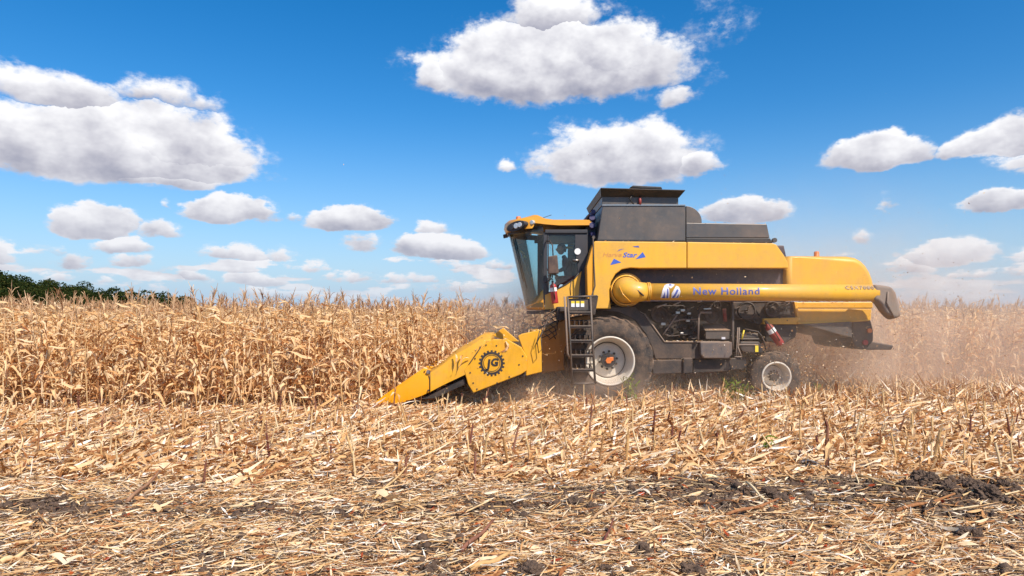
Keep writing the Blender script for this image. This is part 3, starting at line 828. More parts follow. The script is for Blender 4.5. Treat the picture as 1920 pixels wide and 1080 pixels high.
part(MB().ppx([(1108, 553), (1122, 555), (1116, 590), (1112, 590)], YB - .3, YB - .27), 'bracket', 'frame', None, .005)
part(MB().bpx(1050, 577, 1108, 584, LY + .26, CY0), 'landing', 'frame', None, .01)
part(MB().bpx(1045, 575, 1064, 600, LY + .5, CY0 + .2), 'landing_bracket', 'black', None, .01)
# hose loops in front of the landing
for k in range(5):
    rr = random.Random(k)
    pts = [P(1040 + 6 * math.sin(k), 578, LY + .6 + .1 * k)]
    for i in range(1, 7):
        pts.append(P(1038 + 16 * math.sin(i * 1.1 + k * 1.3) - i * 2.0, 580 + i * 9 + 3 * math.sin(k + i), LY + .6 + .08 * k))
    part(MB().tube(pts, .012, 6), 'hydraulic_hose', 'black')

# --- wheels
def wheel(name, cx, cy, Yo, rt, rr_, width, lugs, side=-1):
    """side -1: outer face looks at the camera"""
    c = P(cx, cy, Yo); c = Vector((c.x, Yo, c.z))
    s = side
    W_ = width
    prof = [(rr_, W_ * .10), (rr_ + .02, W_ * .03), (rr_ + (rt - rr_) * .35, 0), (rt * .93, W_ * .05), (rt * .975, W_ * .13), (rt * .985, W_ * .5), (rt * .975, W_ * .87), (rt * .93, W_ * .95), (rr_ + (rt - rr_) * .35, W_), (rr_ + .02, W_ * .97), (rr_, W_ * .9)]
    prof = [(r, -s * o) for r, o in prof]
    ty = part(MB().lathe(c, prof, 56), name, 'rubber')
    lg = MB()
    for i in range(lugs):
        for hh in (0, 1):
            a0 = 2 * math.pi * (i + .5 * hh) / lugs
            da = 2 * math.pi / lugs
            pts = []
            for (o, t_, w_) in ((.03, .80, .20), (.10, .35, .24), (.28, .12, .26), (.52, -.25, .24)):
                oo = o if hh == 0 else 1 - o
                aa = a0 + t_ * da * -1
                pts.append((oo, aa, w_ * da))
            V = []; 
            for k, (oo, aa, ww) in enumerate(pts):
                rb = rt * (.885 if k == 0 else .95); rtp = rt * (.945 if k == 0 else 1.012 if k > 1 else .995)
                for r, a in ((rb, aa - ww), (rtp, aa - ww * .7), (rtp, aa + ww * .7), (rb, aa + ww)):
                    V.append(c + Vector((r * math.cos(a), -s * oo * W_, r * math.sin(a))))
            Fc = [(0, 1, 2, 3), (15, 14, 13, 12)]
            for k in range(3):
                for j in range(4):
                    j2 = (j + 1) % 4
                    Fc.append((k * 4 + j, k * 4 + j2, (k + 1) * 4 + j2, (k + 1) * 4 + j))
            lg.add(V, Fc)
    part(lg, 'tread_lugs', 'rubber', ty)
    # rim: bright lip, deep barrel, dished centre
    d = W_ * .58
    rp = [(rr_ + .025, W_ * .06), (rr_ + .03, W_ * -.005), (rr_ - .002, -.012 + 0), (rr_ - .012, W_ * .05), (rr_ * .93, W_ * .12), (rr_ * .90, W_ * .30), (rr_ * .84, W_ * .36), (rr_ * .83, d - .02), (rr_ * .80, d - .02), (rr_ * .79, d + .06), (rr_ * .755, d + .06), (rr_ * .745, d - .01), (rr_ * .68, d), (rr_ * .45, d - .04), (rr_ * .34, d - .05), (.0001, d - .05)]
    rm = part(MB().lathe(c, [(r, -s * o) for r, o in rp], 48), 'rim', 'cream', ty)
    part(MB().disc(c + Vector((0, -s * (d - .05), 0)), rr_ * .31, s * .11, -s * .02, 20), 'hub', 'black', ty)
    part(MB().lathe(c, [(rr_ * .79, -s * (d + .02)), (rr_ * .75, -s * (d + .02))], 40), 'rim_joint', 'frame', ty, fix=False)
    for i in range(10):
        a = 2 * math.pi * i / 10 + .2
        cc = c + Vector((math.cos(a) * rr_ * .385, -s * (d - .05), math.sin(a) * rr_ * .385))
        part(MB().disc(cc, rr_ * .055, s * .05, 0, 6), 'wheel_nut', 'black', ty)
    return ty, c, d
fw, fc, fd = wheel('front_wheel', 1144, 677, YW, .925, .485, .66, 20)
part(MB().disc(fc + Vector((0, fd - .15, 0)), .068, -.05, .05, 6), 'hub_cap', 'orange', fw)
part(MB().box(fc.x + .01, fc.x + .10, fc.y + fd - .19, fc.y + fd - .15, fc.z - .01, fc.z + .07), 'hub_cap', 'orange', fw, .01)
wheel('front_wheel', 960 + (1144 - 960) * YW / (31.1 - YW), HOR + 86 * YW / (31.1 - YW), 31.1 - YW, .925, .485, .66, 20, 1)
rw, rc, rd = wheel('rear_wheel', 1456, 706, YB + .08, .535, .285, .42, 18)
wheel('rear_wheel', 960 + (1456 - 960) * (YB + .08) / (31.1 - YB), HOR + 115 * (YB + .08) / (31.1 - YB), 31.1 - YB - .05, .535, .285, .42, 18, 1)
part(MB().rod(fc + Vector((0, .5, 0)), fc + Vector((0, 2.5, 0)), .17, 16), 'front_axle', 'frame')
part(MB().rod(rc + Vector((0, .3, 0)), rc + Vector((0, 2.3, 0)), .10, 12), 'rear_axle', 'frame')

# --- dark side gear between the wheels
part(MB().ppx([(1104, 578), (1190, 566), (1497, 566), (1499, 612), (1440, 640), (1380, 660), (1330, 672), (1228, 672), (1150, 640), (1104, 640)], YB + .75, YF - .4), 'threshing_body', 'black', None, .03)
part(MB().ppx([(1190, 575), (1207, 590), (1245, 641), (1372, 641), (1372, 673), (1229, 673), (1222, 650), (1210, 625), (1190, 600), (1160, 586), (1120, 582), (1120, 577)], YB + .16, YB + .24), 'side_shield', 'frame', None, .015)
part(MB().tube([P(1208, 588, YB + .15), P(1246, 641, YB + .15), P(1374, 641, YB + .15)], .018, 6), 'shield_rim', 'canvas')
part(MB().tube([P(1160, 566, YB + .2), P(1207, 588, YB + .17)], .01, 5), 'control_rod', 'steel')
part(MB().ppx([(1222, 675), (1283, 674), (1283, 700), (1224, 702)], YB + .12, YB + .5), 'chassis_box', 'frame', None, .02)
part(MB().ppx([(1281, 671), (1299, 671), (1299, 700), (1281, 701)], YB + .06, YB + .5), 'chassis_bracket', 'frame', None, .02)
part(MB().ppx([(1299, 674), (1400, 670), (1400, 690), (1360, 697), (1299, 700)], YB + .22, YF - .5), 'chassis_beam', 'black', None, .02)
part(MB().ppx([(1313, 641.5), (1373, 641.5), (1373, 665), (1366, 672), (1320, 672), (1314, 664)], YB + .02, YB + .155), 'tool_box', mat_plain('dusty_grey_box', (.10, .085, .08), .6, 0, .5, .1, 3), None, .02)
bb = part(MB().bpx(1323, 619, 1368, 636, YB + .12, YB + .55), 'battery_box', 'grey', None, .012)
part(sheet(MB(), [P(1316, 607, YB + .56), P(1348, 606, YB + .56), P(1370, 619, YB + .10), P(1322, 619.5, YB + .10)], .012), 'box_lid', mat_plain('dusty_lid', (.16, .13, .09), .7, 0, .6, .1, 3), bb)
part(MB().bpx(1353, 632, 1360, 636, YB + .1, YB + .118), 'box_latch', 'pale_print', bb)
part(MB().ppx([(1388, 640), (1424, 640), (1432, 655), (1430, 664), (1392, 661), (1386, 650)], YB + .08, YB + .5), 'fuel_tank', 'black', None, .03)
part(MB().bpx(1388, 625, 1422, 634, YB + .16, YB + .5), 'air_filter', 'grey', None, .02)
part(MB().bpx(1386, 634, 1424, 637, YB + .1, YB + .2), 'cross_bar', 'grey', None, .008)
part(MB().bpx(1384, 645, 1422, 647.5, YB + .06, YB + .1), 'cross_bar', 'canvas', None, .006)
part(MB().bpx(1416, 648, 1422, 660, YB + .066, YB + .078), 'yellow_sticker', 'label_yellow')
part(MB().tube([P(1396, 617, YB + .1), P(1421, 622, YB + .1), P(1428, 630, YB + .1), P(1433, 642, YB + .12), P(1436, 655, YB + .15)], .017, 6), 'guard_bar', 'frame')
part(MB().rod(P(1391, 636, YB + .08), P(1395, 619, YB + .08), .018, 6), 'yellow_lever', 'label_yellow')
# rear ladder
for x in (1381.5, 1384.5):
    part(MB().tube([P(x + 2, 614, YB + .02), P(x, 650, YB + .02), P(x - 2 + (x - 1381) * .3, 671, YB + .02)], .012, 6), 'rear_ladder_rail', 'canvas')
part(MB().tube([P(1384, 651, YB), P(1391, 670, YB)], .012, 6).rod(P(1377, 669, YB), P(1391, 669, YB), .014, 6), 'rear_ladder_step', 'canvas')
# tall posts and bent handrails
part(MB().tube([P(1371, 565, YB + .1), P(1374, 575, YB + .1), P(1374, 632, YB + .1), P(1374, 655, YB + .06)], .03, 8), 'side_post', 'grey')
part(MB().tube([P(1332, 573, YB + .08), P(1314, 573, YB + .08), P(1310, 578, YB + .08), P(1309, 640, YB + .08)], .02, 8), 'bent_rail', 'frame')
part(MB().tube([P(1334, 586, YB + .04), P(1314, 586, YB + .04), P(1310.5, 591, YB + .04), P(1309, 640, YB + .04)], .02, 8), 'bent_rail', 'canvas')
part(MB().bpx(1320, 578, 1333, 580, YB + .06, YB + .1), 'bent_rail', 'steel')
part(MB().rod(P(1358, 579, YB + .35), P(1360, 603, YB + .35), .04, 10), 'red_cylinder', 'red_dusty')
part(MB().ppx([(1432, 597), (1497, 595), (1497, 608), (1432, 608)], YB + .30, YB + .6), 'inner_panel', 'yellow', None, .01)
part(MB().ppx([(1374, 566), (1495, 566), (1495, 597), (1374, 600)], YB + .40, YB + .6), 'drive_cover', 'frame', None, .02)
part(MB().ppx([(1434, 608), (1497, 608), (1492, 632), (1470, 645), (1436, 640)], YB + .34, YB + .6), 'drive_cover', 'black', None, .02)
# pulleys, belts and hoses
rr = random.Random(5)
def pulley(px, py, rpx, Y):
    c = P(px, py, Y); r = rpx / F * Y
    pu = part(MB().lathe(c, [(.0001, .01), (r * .2, -.03), (r * .25, .02), (r * .8, .03), (r * .86, -.02), (r, -.03), (r * .93, 0), (r, .04), (.0001, .05)], 24), 'pulley', 'frame')
    return c, r
pp = [(1236, 590, 16), (1276, 585, 12), (1285, 612, 15), (1254, 622, 9), (1335, 592, 14), (1400, 583, 17), (1448, 580, 15), (1300, 628, 8), (1420, 600, 8), (1345, 572, 7)]
cs = [pulley(x, y, r, YB + .30 + .05 * (i % 3)) for i, (x, y, r) in enumerate(pp)]
def belt(i, j):
    (c0, r0), (c1, r1) = cs[i], cs[j]
    d = (c1 - c0); a = math.atan2(d.z, d.x)
    pts = []
    for k in range(9):
        t_ = a + math.pi / 2 + math.pi * k / 8
        pts.append(c0 + Vector((math.cos(t_) * r0, -.01, math.sin(t_) * r0)))
    for k in range(9):
        t_ = a - math.pi / 2 + math.pi * k / 8
        q = c1 + Vector((math.cos(t_) * r1, 0, math.sin(t_) * r1)); q.y = c0.y - .01
        pts.append(q)
    pts.append(pts[0])
    part(MB().tube(pts, .014, 5, False), 'drive_belt', 'black')
for i, j in ((0, 1), (1, 2), (3, 2), (4, 9), (5, 6), (5, 8)): belt(i, j)
part(MB().rod(P(1243, 628, YB + .22), P(1270, 590, YB + .22), .016, 6), 'strut', 'canvas')
part(MB().rod(P(1240, 585, YB + .24), P(1256, 608, YB + .24), .014, 6), 'strut', 'frame')
part(MB().tube([P(1258, 604, YB + .22), P(1276, 600, YB + .2), P(1308, 598, YB + .2)], .012, 6), 'strut', 'canvas')
for k in range(26):
    x, y = rr.uniform(1225, 1300), rr.uniform(575, 634)
    if x < 1215 + (y - 590) * .8: continue
    pts = [P(x, y, YB + .26 + rr.random() * .2)]
    for i in range(rr.randint(2, 5)):
        x += rr.uniform(-16, 16); y += rr.uniform(-9, 9); y = min(max(y, 572), 636); x = min(max(x, 1216 + max(0, y - 590) * .75), 1305)
        pts.append(P(x, y, YB + .26 + rr.random() * .2))
    part(MB().tube(pts, rr.choice((.008, .012, .017)), 6), 'hose', rr.choice(('black', 'frame', 'frame', 'grey', 'black')))
for k in range(22):
    x, y = rr.uniform(1228, 1305), rr.uniform(580, 636)
    if x < 1222 + (y - 590) * .8: continue
    c = P(x, y, YB + .3); s_ = rr.uniform(.02, .05)
    part(MB().box(c.x - s_, c.x + s_, c.y - .04, c.y + .06, c.z - s_ * .6, c.z + s_ * .6), 'fitting', rr.choice(('grey', 'frame', 'steel', 'frame', 'canvas')), None, .006)
for (x0, y0, x1, y1) in ((1238, 574, 1250, 570), (1232, 577, 1240, 573), (1262, 572, 1276, 566), (1308, 567, 1316, 565)):
    part(MB().rod(P(x0, y0, YB + .2), P(x1, y1, YB + .2), .016, 6), 'bright_pipe', 'steel')
for k in range(12):
    x, y = rr.uniform(1380, 1490), rr.uniform(569, 605)
    pts = [P(x, y, YB + .36)]
    for i in range(3):
        x += rr.uniform(-15, 15); y = min(max(y + rr.uniform(-8, 8), 568), 606); pts.append(P(min(max(x, 1378), 1492), y, YB + .36 - rr.random() * .1))
    part(MB().tube(pts, rr.choice((.01, .014)), 6), 'hose', rr.choice(('frame', 'black', 'grey')))

# --- feeder house
part(MB().ppx([(1012, 617), (1062, 598), (1110, 590), (1110, 668), (1062, 694), (1014, 700)], 14.75, 16.45), 'feeder_house', mat_plain('shaded_yellow_brown', (.42, .19, .03), .55, 0, .35, .2, 3, 0, .5), None, .03)  # brown base has the shade of cab and ladder painted in, under dust and grime

# --- corn header
HY = 13.28
hdr_mat = 'yellow_head'
def hx(zx, zy): return (680 + zx / 4.364, 560 + zy / 4.364)
sp = [hx(*q) for q in ((830, 592), (872, 528), (1008, 362), (1070, 332), (1185, 332), (1300, 398), (1348, 480), (1342, 590), (1292, 622), (905, 772), (862, 702))]
side_panel = part(MB().ppx(sp, HY, HY + .09), 'header_side_panel', hdr_mat, None, .018, 3)
sp2 = [(x, y) for x, y in sp]
bp = MB()
q = [P(x, y, HY) for x, y in sp]
part(MB().prism([(p_.x, p_.z) for p_ in q], 17.85, 17.94), 'header_side_panel', hdr_mat, None, .018)
ep = [hx(*q) for q in ((1270, 305), (1300, 288), (1462, 253), (1466, 600), (1336, 632), (1342, 500))]
part(MB().ppx(ep, HY + .10, HY + .20), 'header_end_plate', hdr_mat, None, .015)
# back frame across the whole header
q0 = [hx(*q) for q in ((1300, 290), (1462, 255), (1466, 300), (1466, 600), (1380, 620), (1370, 330))]
part(MB().prism([(P(x, y, HY).x, P(x, y, HY).z) for x, y in [(1000, 622), (1014, 619), (1015, 697), (1000, 700)]], HY + .22, 17.84), 'header_back_wall', hdr_mat, None, .015)
part(MB().prism([(P(x, y, HY).x, P(x, y, HY).z) for x, y in [(900, 712), (1000, 696), (1000, 703), (905, 722)]], HY + .12, 17.84), 'header_trough', 'frame', None, .015)
sc = P(960, 678, HY)
part(MB().rod((sc.x, HY + .14, sc.z), (sc.x, 17.82, sc.z), .09, 14), 'cross_auger', 'frame')
fl = MB()
for k in range(26):
    for i in range(10):
        pass
helix = []
NT_ = 22 * 10
V = []; Fc = []
for i in range(NT_ + 1):
    a = 2 * math.pi * i / 10; y = HY + .2 + 4.4 * i / NT_
    V.append((sc.x + .09 * math.cos(a), y, sc.z + .09 * math.sin(a))); V.append((sc.x + .25 * math.cos(a), y, sc.z + .25 * math.sin(a)))
Fc = [(2 * i, 2 * i + 1, 2 * i + 3, 2 * i + 2) for i in range(NT_)]
fl.add(V, Fc); o = part(fl, 'auger_flight', 'frame', None); 
# divider hoods: nose + body; the near one outlines the photo
nose = [(688, 766.5, 763.5), (699, 767, 757.5), (714, 765, 745), (734, 760, 731), (760, 753, 713), (792, 741, 691.5), (805.5, 734.5, 694)]
body = [(806.5, 734.2, 694), (830, 722, 677.5), (854, 710.5, 657), (872, 702, 647.5), (884, 694, 640), (901, 686, 629), (921, 680, 628)]
def divider(stations, yc, wfun, name, mat, parent=None, dz=0.0, dx=0.0):
    V = []; Fc = []; N = 7
    for i, (px, yb, yt) in enumerate(stations):
        b = P(px, yb, HY + .1); t_ = P(px, yt, HY + .1)
        w = wfun(px); h = t_.z - b.z
        for (fy, fz) in ((-1, 0), (-1.0, .55), (-.72, .86), (0, 1), (.72, .86), (1.0, .55), (1, 0)):
            V.append((b.x + dx, yc + fy * w, b.z + h * fz + dz))
    n = len(stations)
    for i in range(n - 1):
        for j in range(N - 1):
            Fc.append((i * N + j, i * N + j + 1, (i + 1) * N + j + 1, (i + 1) * N + j))
    mb = MB(); mb.add(V, Fc, True)
    mb.add(V[:N], [tuple(range(N))]); mb.add(V[-N:], [tuple(range(N - 1, -1, -1))])
    o = part(mb, name, mat, parent)
    o.modifiers.new('S', 'SOLIDIFY').thickness = .012
    es = o.modifiers.new('E', 'EDGE_SPLIT'); es.split_angle = R(40)
    return o
def wf(px): return max(.015, min(.24, .015 + (px - 702) / 100 * .22))
for k in range(7):
    yc = HY + .25 + .7 * k if k else HY + .25
    bd = divider(body, yc, wf, 'divider_hood', hdr_mat, None)
    divider(nose, yc, wf, 'divider_nose', 'yellow_nose', bd)
    if k == 0:
        part(MB().rod(P(806, 695, HY), P(806, 734, HY), .01, 6), 'hood_joint', 'black', bd)
        part(MB().disc(P(803, 732, HY), .018, -.02, .02, 8), 'bolt', 'black', bd)
        part(MB().disc(P(803, 697, HY + .05), .04, -.02, .02, 8), 'bolt', 'steel', bd)
    # dark knife and gathering-chain gear under each hood
    if k < 6:
        rowy = yc + .35
        part(MB().prism([(P(x, y, HY).x, P(x, y, HY).z) for x, y in [(845, 716), (890, 690), (905, 700), (905, 722), (855, 730)]], rowy - .22, rowy + .22), 'row_unit', 'black', None, .02)
    part(MB().prism([(P(x, y, HY).x, P(x, y, HY).z) for x, y in [(785, 750), (870, 710), (873, 721), (815, 748)]], yc - .16, yc + .12), 'divider_skid', 'black', None, .01)
# black slot between the hood and the side panel
part(MB().ppx([hx(*q) for q in ((862, 542), (960, 398), (975, 378), (966, 402), (880, 530))], HY - .012, HY + .02), 'slot_seal', 'black')
part(MB().ppx([hx(*q) for q in ((1060, 300), (1150, 238), (1282, 352), (1180, 352))], HY + .5, HY + .6), 'inner_hood', hdr_mat, None, .01)
part(MB().tube([P(1012, 620, HY - .03), P(1007, 640, HY - .08), P(1010, 662, HY - .06), P(1016, 655, HY - .05), P(1014, 630, HY - .05), P(1030, 590, HY + .4)], .009, 6), 'hydraulic_hose', 'black')
part(MB().tube([P(1005, 645, HY + .02), P(1012, 632, HY - .05), P(1022, 610, HY + .1), P(1035, 588, HY + .5)], .008, 6), 'hydraulic_hose', 'black')
# rivets and scratches of the side panel
for (zx, zy) in ((1095, 385), (920, 490), (880, 605), (1280, 540), (935, 740), (1310, 470), (905, 690), (1100, 690), (1200, 640), (1010, 380), (1190, 400)):
    part(MB().disc(P(*hx(zx, zy), HY), .016, -.01, .0, 8), 'bolt', 'black', side_panel)
# gear emblem with the letters JG
gc = P(922, 681, HY); gr = 24.6 / F * HY
g = MB(); V = []; T_ = 20
for i in range(T_):
    for (fa, fr) in ((-.30, .87), (-.22, 1.0), (.22, 1.0), (.30, .87)):
        a = 2 * math.pi * (i + fa) / T_
        V.append((gc.x + gr * fr * math.cos(a), HY - .006, gc.z + gr * fr * math.sin(a)))
inner = [(gc.x + gr * .70 * math.cos(2 * math.pi * i / len(V)), HY - .006, gc.z + gr * .70 * math.sin(2 * math.pi * i / len(V))) for i in range(len(V))]
n = len(V)
inner = []
for i, v in enumerate(V):
    a = math.atan2(v[2] - gc.z, v[0] - gc.x)
    inner.append((gc.x + gr * .70 * math.cos(a), HY - .006, gc.z + gr * .70 * math.sin(a)))
g.add(V + inner, [((i + 1) % n, i, i + n, (i + 1) % n + n) for i in range(n)])
part(g, 'gear_emblem', 'black', side_panel)
rg = MB(); n = 40
V = [(gc.x + gr * f_ * math.cos(2 * math.pi * i / n), HY - .006, gc.z + gr * f_ * math.sin(2 * math.pi * i / n)) for f_ in (.64, .60) for i in range(n)]
rg.add(V, [((i + 1) % n, i, i + n, (i + 1) % n + n) for i in range(n)])
part(rg, 'emblem_ring', 'black', side_panel)
for ch, px, py, sz, rot in (('J', 915.8, 683.0, .23, -.06), ('G', 926.8, 680, .20, -.06)):
    me = text_mesh(ch, sz, .12, .010)
    for v in me.vertices:
        x, z = v.co.x, v.co.y
        c = P(px, py, HY)
        v.co = Vector((c.x + x, HY - .006, c.z + z))
    obj('lettering', me, M['black'], side_panel, RL)
# ---------------------------------------------------------------- fire extinguishers and the driver
def extinguisher(base, top, r, label, mt='red'):
    base = Vector(base); top = Vector(top); ax = (top - base); L = ax.length
    root = empty('fire_extinguisher', base); root.rotation_euler = ax.to_track_quat('Z', 'Y').to_euler()
    tag(root, label, 'fire extinguisher', 'red fire extinguishers carried on the combine')
    b = MB().lathe((0, 0, 0), [(.0001, 0), (r * .92, 0), (r, .02), (r, L * .78), (r * .85, L * .87), (r * .35, L * .92), (r * .3, L), (.0001, L)], 18, True, 'Z')
    b.build('cylinder', M[mt], root)
    MB().lathe((0, 0, 0), [(r * 1.01, L * .56), (r * 1.012, L * .74)], 18, True, 'Z').build('paper_label', M['white'], root, fix=False)
    MB().box(-.02, .07, -.02, .02, L, L + .03).box(-.02, .08, -.015, .015, L + .045, L + .06).build('valve_handle', M['black'], root)
    MB().tube([Vector((0, 0, L)), Vector((r * 1.3, 0, L * .98)), Vector((r * 1.5, 0, L * .6)), Vector((r * 1.2, 0, L * .2))], .012, 6).build('hose', M['black'], root)
    return root
extinguisher(P(1041, 569, 14.5), P(1036, 529, 14.5), .072, 'upright red fire extinguisher with white label beside the cab door')
extinguisher(P(1464, 646, YB + .12), P(1437, 606, YB + .12), .085, 'tilted dusty red fire extinguisher above the rear wheel', 'red_dusty')

def skin_obj(name, joints, edges, mat, parent, sub=2, root=0):
    me = bpy.data.meshes.new(name)
    me.from_pydata([j[0] for j in joints], edges, []); me.update()
    o = bpy.data.objects.new(name, me); me.materials.append(mat); link(o, parent)
    sk = o.modifiers.new('Skin', 'SKIN')
    if not me.skin_vertices: 
        raise RuntimeError('no skin layer')
    for i, sv in enumerate(me.skin_vertices[0].data):
        rr_ = joints[i][1]; sv.radius = rr_ if isinstance(rr_, tuple) else (rr_, rr_); sv.use_root = (i == root)
    sk.use_smooth_shade = True
    ss = o.modifiers.new('Sub', 'SUBSURF'); ss.levels = sub; ss.render_levels = sub
    return o

def driver():
    hip = P(1069, 526, cyc); rt_ = empty('person', hip)
    tag(rt_, 'driver in dark shirt and red trousers seated at the steering wheel in the cab', 'person')
    h = Vector((0, 0, 0))
    def L(px, py, dy): return tuple(P(px, py, cyc + dy) - hip)
    J = [(tuple(h), (.15, .12)), (L(1066, 512, 0), (.15, .11)), (L(1062, 496, 0), (.17, .12)), (L(1060, 488, 0), (.15, .10)), (L(1058, 484, 0), (.06, .06)), (L(1056, 478, 0), (.055, .055)),
         (L(1060, 489, -.19), .068), (L(1059, 503, -.23), .052), (L(1050, 508, -.20), .042), (L(1043, 508, -.16), .032), 
         (L(1060, 489, .19), .068), (L(1058, 503, .24), .052), (L(1049, 508, .2), .042), (L(1042, 508, .16), .032)]
    E = [(0, 1), (1, 2), (2, 3), (3, 4), (4, 5), (3, 6), (6, 7), (7, 8), (8, 9), (3, 10), (10, 11), (11, 12), (12, 13)]
    skin_obj('body', J, E, M['shirt'], rt_, 2, 0)
    J = [(L(1068, 525, 0), (.14, .13)), (L(1067, 527, -.10), .10), (L(1046, 528, -.13), .072), (L(1039, 550, -.12), .052), (L(1036, 570, -.12), .04), (L(1029, 572, -.12), .04),
         (L(1067, 527, .10), .10), (L(1046, 528, .13), .072), (L(1039, 550, .12), .052), (L(1036, 570, .12), .04), (L(1029, 572, .12), .04)]
    E = [(0, 1), (1, 2), (2, 3), (3, 4), (4, 5), (0, 6), (6, 7), (7, 8), (8, 9), (9, 10)]
    skin_obj('trousers', J, E, M['trousers'], rt_, 2, 0)
    # head with face, ears and hair
    c = P(1053, 467, cyc) - hip
    bm = bmesh.new(); bmesh.ops.create_icosphere(bm, subdivisions=4, radius=1)
    for v in bm.verts:
        x, y, z = v.co
        X = x * .105; Y = y * .080; Z = z * .128
        if x < -.2 and z < .1: X -= .012 * (1 - abs(y))                       # jaw forward
        if z < -.5: X = X * .82 - .01; Y *= .82
        n_ = math.exp(-((y / .16) ** 2 + ((z + .08) / .20) ** 2)) if x < 0 else 0
        X -= .026 * n_                                                       # nose
        e_ = math.exp(-(((abs(y) - .38) / .14) ** 2 + ((z - .12) / .10) ** 2)) if x < 0 else 0
        X += .010 * e_                                                       # eye sockets
        m_ = math.exp(-((y / .3) ** 2 + ((z + .48) / .05) ** 2)) if x < 0 else 0
        X += .006 * m_                                                       # mouth
        v.co = Vector((X, Y, Z)) + c
    me = bpy.data.meshes.new('head'); bm.to_mesh(me); bm.free()
    me.polygons.foreach_set('use_smooth', [True] * len(me.polygons))
    hd = obj('head', me, M['skin'], rt_)
    for s_ in (-1, 1):
        MB().lathe((c.x + .01, c.y + s_ * .08, c.z - .005), [(.0001, s_ * .012), (.018, s_ * .014), (.03, s_ * .006), (.028, -s_ * .01)], 12, True, 'Y').build('ear', M['skin'], hd)
        MB().lathe((c.x - .082, c.y + s_ * .032, c.z + .016), [(.0001, .012), (.009, .009), (.012, 0), (.0001, -.012)], 10, True, 'Y').build('eye', M['hair'], hd)
    bm = bmesh.new(); bmesh.ops.create_icosphere(bm, subdivisions=4, radius=1)
    bmesh.ops.delete(bm, geom=[v for v in bm.verts if v.co.z < (-.35 + (-.9 if v.co.x > .3 else 0) * .2 if v.co.x > -.1 else .38)], context='VERTS')
    for v in bm.verts: v.co = Vector((v.co.x * .114, v.co.y * .088, v.co.z * .136)) + c
    me = bpy.data.meshes.new('hair'); bm.to_mesh(me); bm.free()
    obj('hair', me, M['hair'], hd)
    # hands closed on the wheel rim: palm, four fingers and a thumb each
    for s_ in (-1, 1):
        w = P(1043, 508, cyc + s_ * .16) - hip
        J = [(tuple(w), .026), (tuple(w + Vector((-.05, 0, -.005))), (.036, .02)), (tuple(w + Vector((-.085, 0, -.01))), (.036, .016))]
        E = [(0, 1), (1, 2)]
        k = 3
        for f_ in range(4):
            off = (f_ - 1.5) * .019; ln = (.92, 1.0, .95, .75)[f_]
            p0 = w + Vector((-.085, off, -.008)); p1 = p0 + Vector((-.032 * ln, 0, -.012)); p2 = p1 + Vector((-.012, 0, -.026 * ln)); p3 = p2 + Vector((.014, 0, -.014))
            J += [(tuple(p0), .009), (tuple(p1), .009), (tuple(p2), .008), (tuple(p3), .007)]
            E += [(2, k), (k, k + 1), (k + 1, k + 2), (k + 2, k + 3)]; k += 4
        t0 = w + Vector((-.03, -s_ * .03, .0)); t1 = t0 + Vector((-.035, -s_ * .015, -.012)); t2 = t1 + Vector((-.025, s_ * .004, -.02))
        J += [(tuple(t0), .012), (tuple(t1), .010), (tuple(t2), .008)]; E += [(1, k), (k, k + 1), (k + 1, k + 2)]
        skin_obj('hand', J, E, M['skin'], rt_, 1, 0)
driver()
# ---------------------------------------------------------------- ground
_ws = [(nr.normal(0, 1, 2), nr.uniform(0, 6.28)) for _ in range(40)]
def wob(x, y, freq, amp, k0, n=6):
    h = 0
    for i in range(n):
        d, p = _ws[(k0 + i) % 40]
        d = d / np.linalg.norm(d)
        h = h + np.sin((x * d[0] + y * d[1]) * freq * (1 + .31 * i) + p) / (1 + .25 * i)
    return h * amp / n
def soil(x, y):
    """0..1: how bare the black earth is."""
    right = 1 / (1 + np.exp(-(x - 0.6) * 1.6))
    yc = 6.35 + .70 * right + .12 * np.sin(x * 1.1)
    hw = .26 + .42 * right
    s = np.exp(-((y - yc) / hw) ** 4) * (.62 + .34 * right) * np.clip(.85 + wob(x, y, 2.3, 1.0, 29), .35, 1.1)
    patch = np.clip(wob(x, y, 3.1, 2.6, 7) - .05, 0, 1) * np.clip((8.3 - y) / 1.5, 0, 1) * .62
    patch2 = np.clip(wob(x, y, 1.3, 2.4, 19) - .55, 0, 1) * .5
    return np.clip(s + patch + patch2, 0, 1)
def gh(x, y):
    x = np.asarray(x, float); y = np.asarray(y, float)
    s = soil(x, y)
    near = np.exp(-np.maximum(y - 25, 0) / 10) * np.exp(-np.maximum(np.abs(x) - 20, 0) / 10)
    h = wob(x, y, 1.1, .05, 0) + wob(x, y, 4.3, .030, 11) + wob(x, y, 13.0, .016, 23)
    h = h + s * (wob(x, y, 27.0, .045, 3) + wob(x, y, 9.0, .07, 15) + .02)
    rows = .02 * np.cos((y - 13.85) / .7 * 2 * np.pi) * (y > 7.9)
    return (h + rows) * near
def axis(lo, hi, step, far, n):
    a = np.arange(lo, hi + 1e-6, step)
    g = np.geomspace(step, far, n)
    g = np.cumsum(g) / np.sum(g) * far
    return np.concatenate([(lo - g)[::-1], a, hi + g])
gx = axis(-9.0, 11.5, .05, 4000, 45); gy = axis(4.0, 14.0, .045, 5000, 60)
gy = gy[gy > -60]
X, Y = np.meshgrid(gx, gy)
Z = gh(X, Y)
nx, ny = len(gx), len(gy)
co = np.stack([X.ravel(), Y.ravel(), Z.ravel()], 1)
i0 = (np.arange(ny - 1)[:, None] * nx + np.arange(nx - 1)[None, :]).ravel()
quads = np.stack([i0, i0 + 1, i0 + nx + 1, i0 + nx], 1)
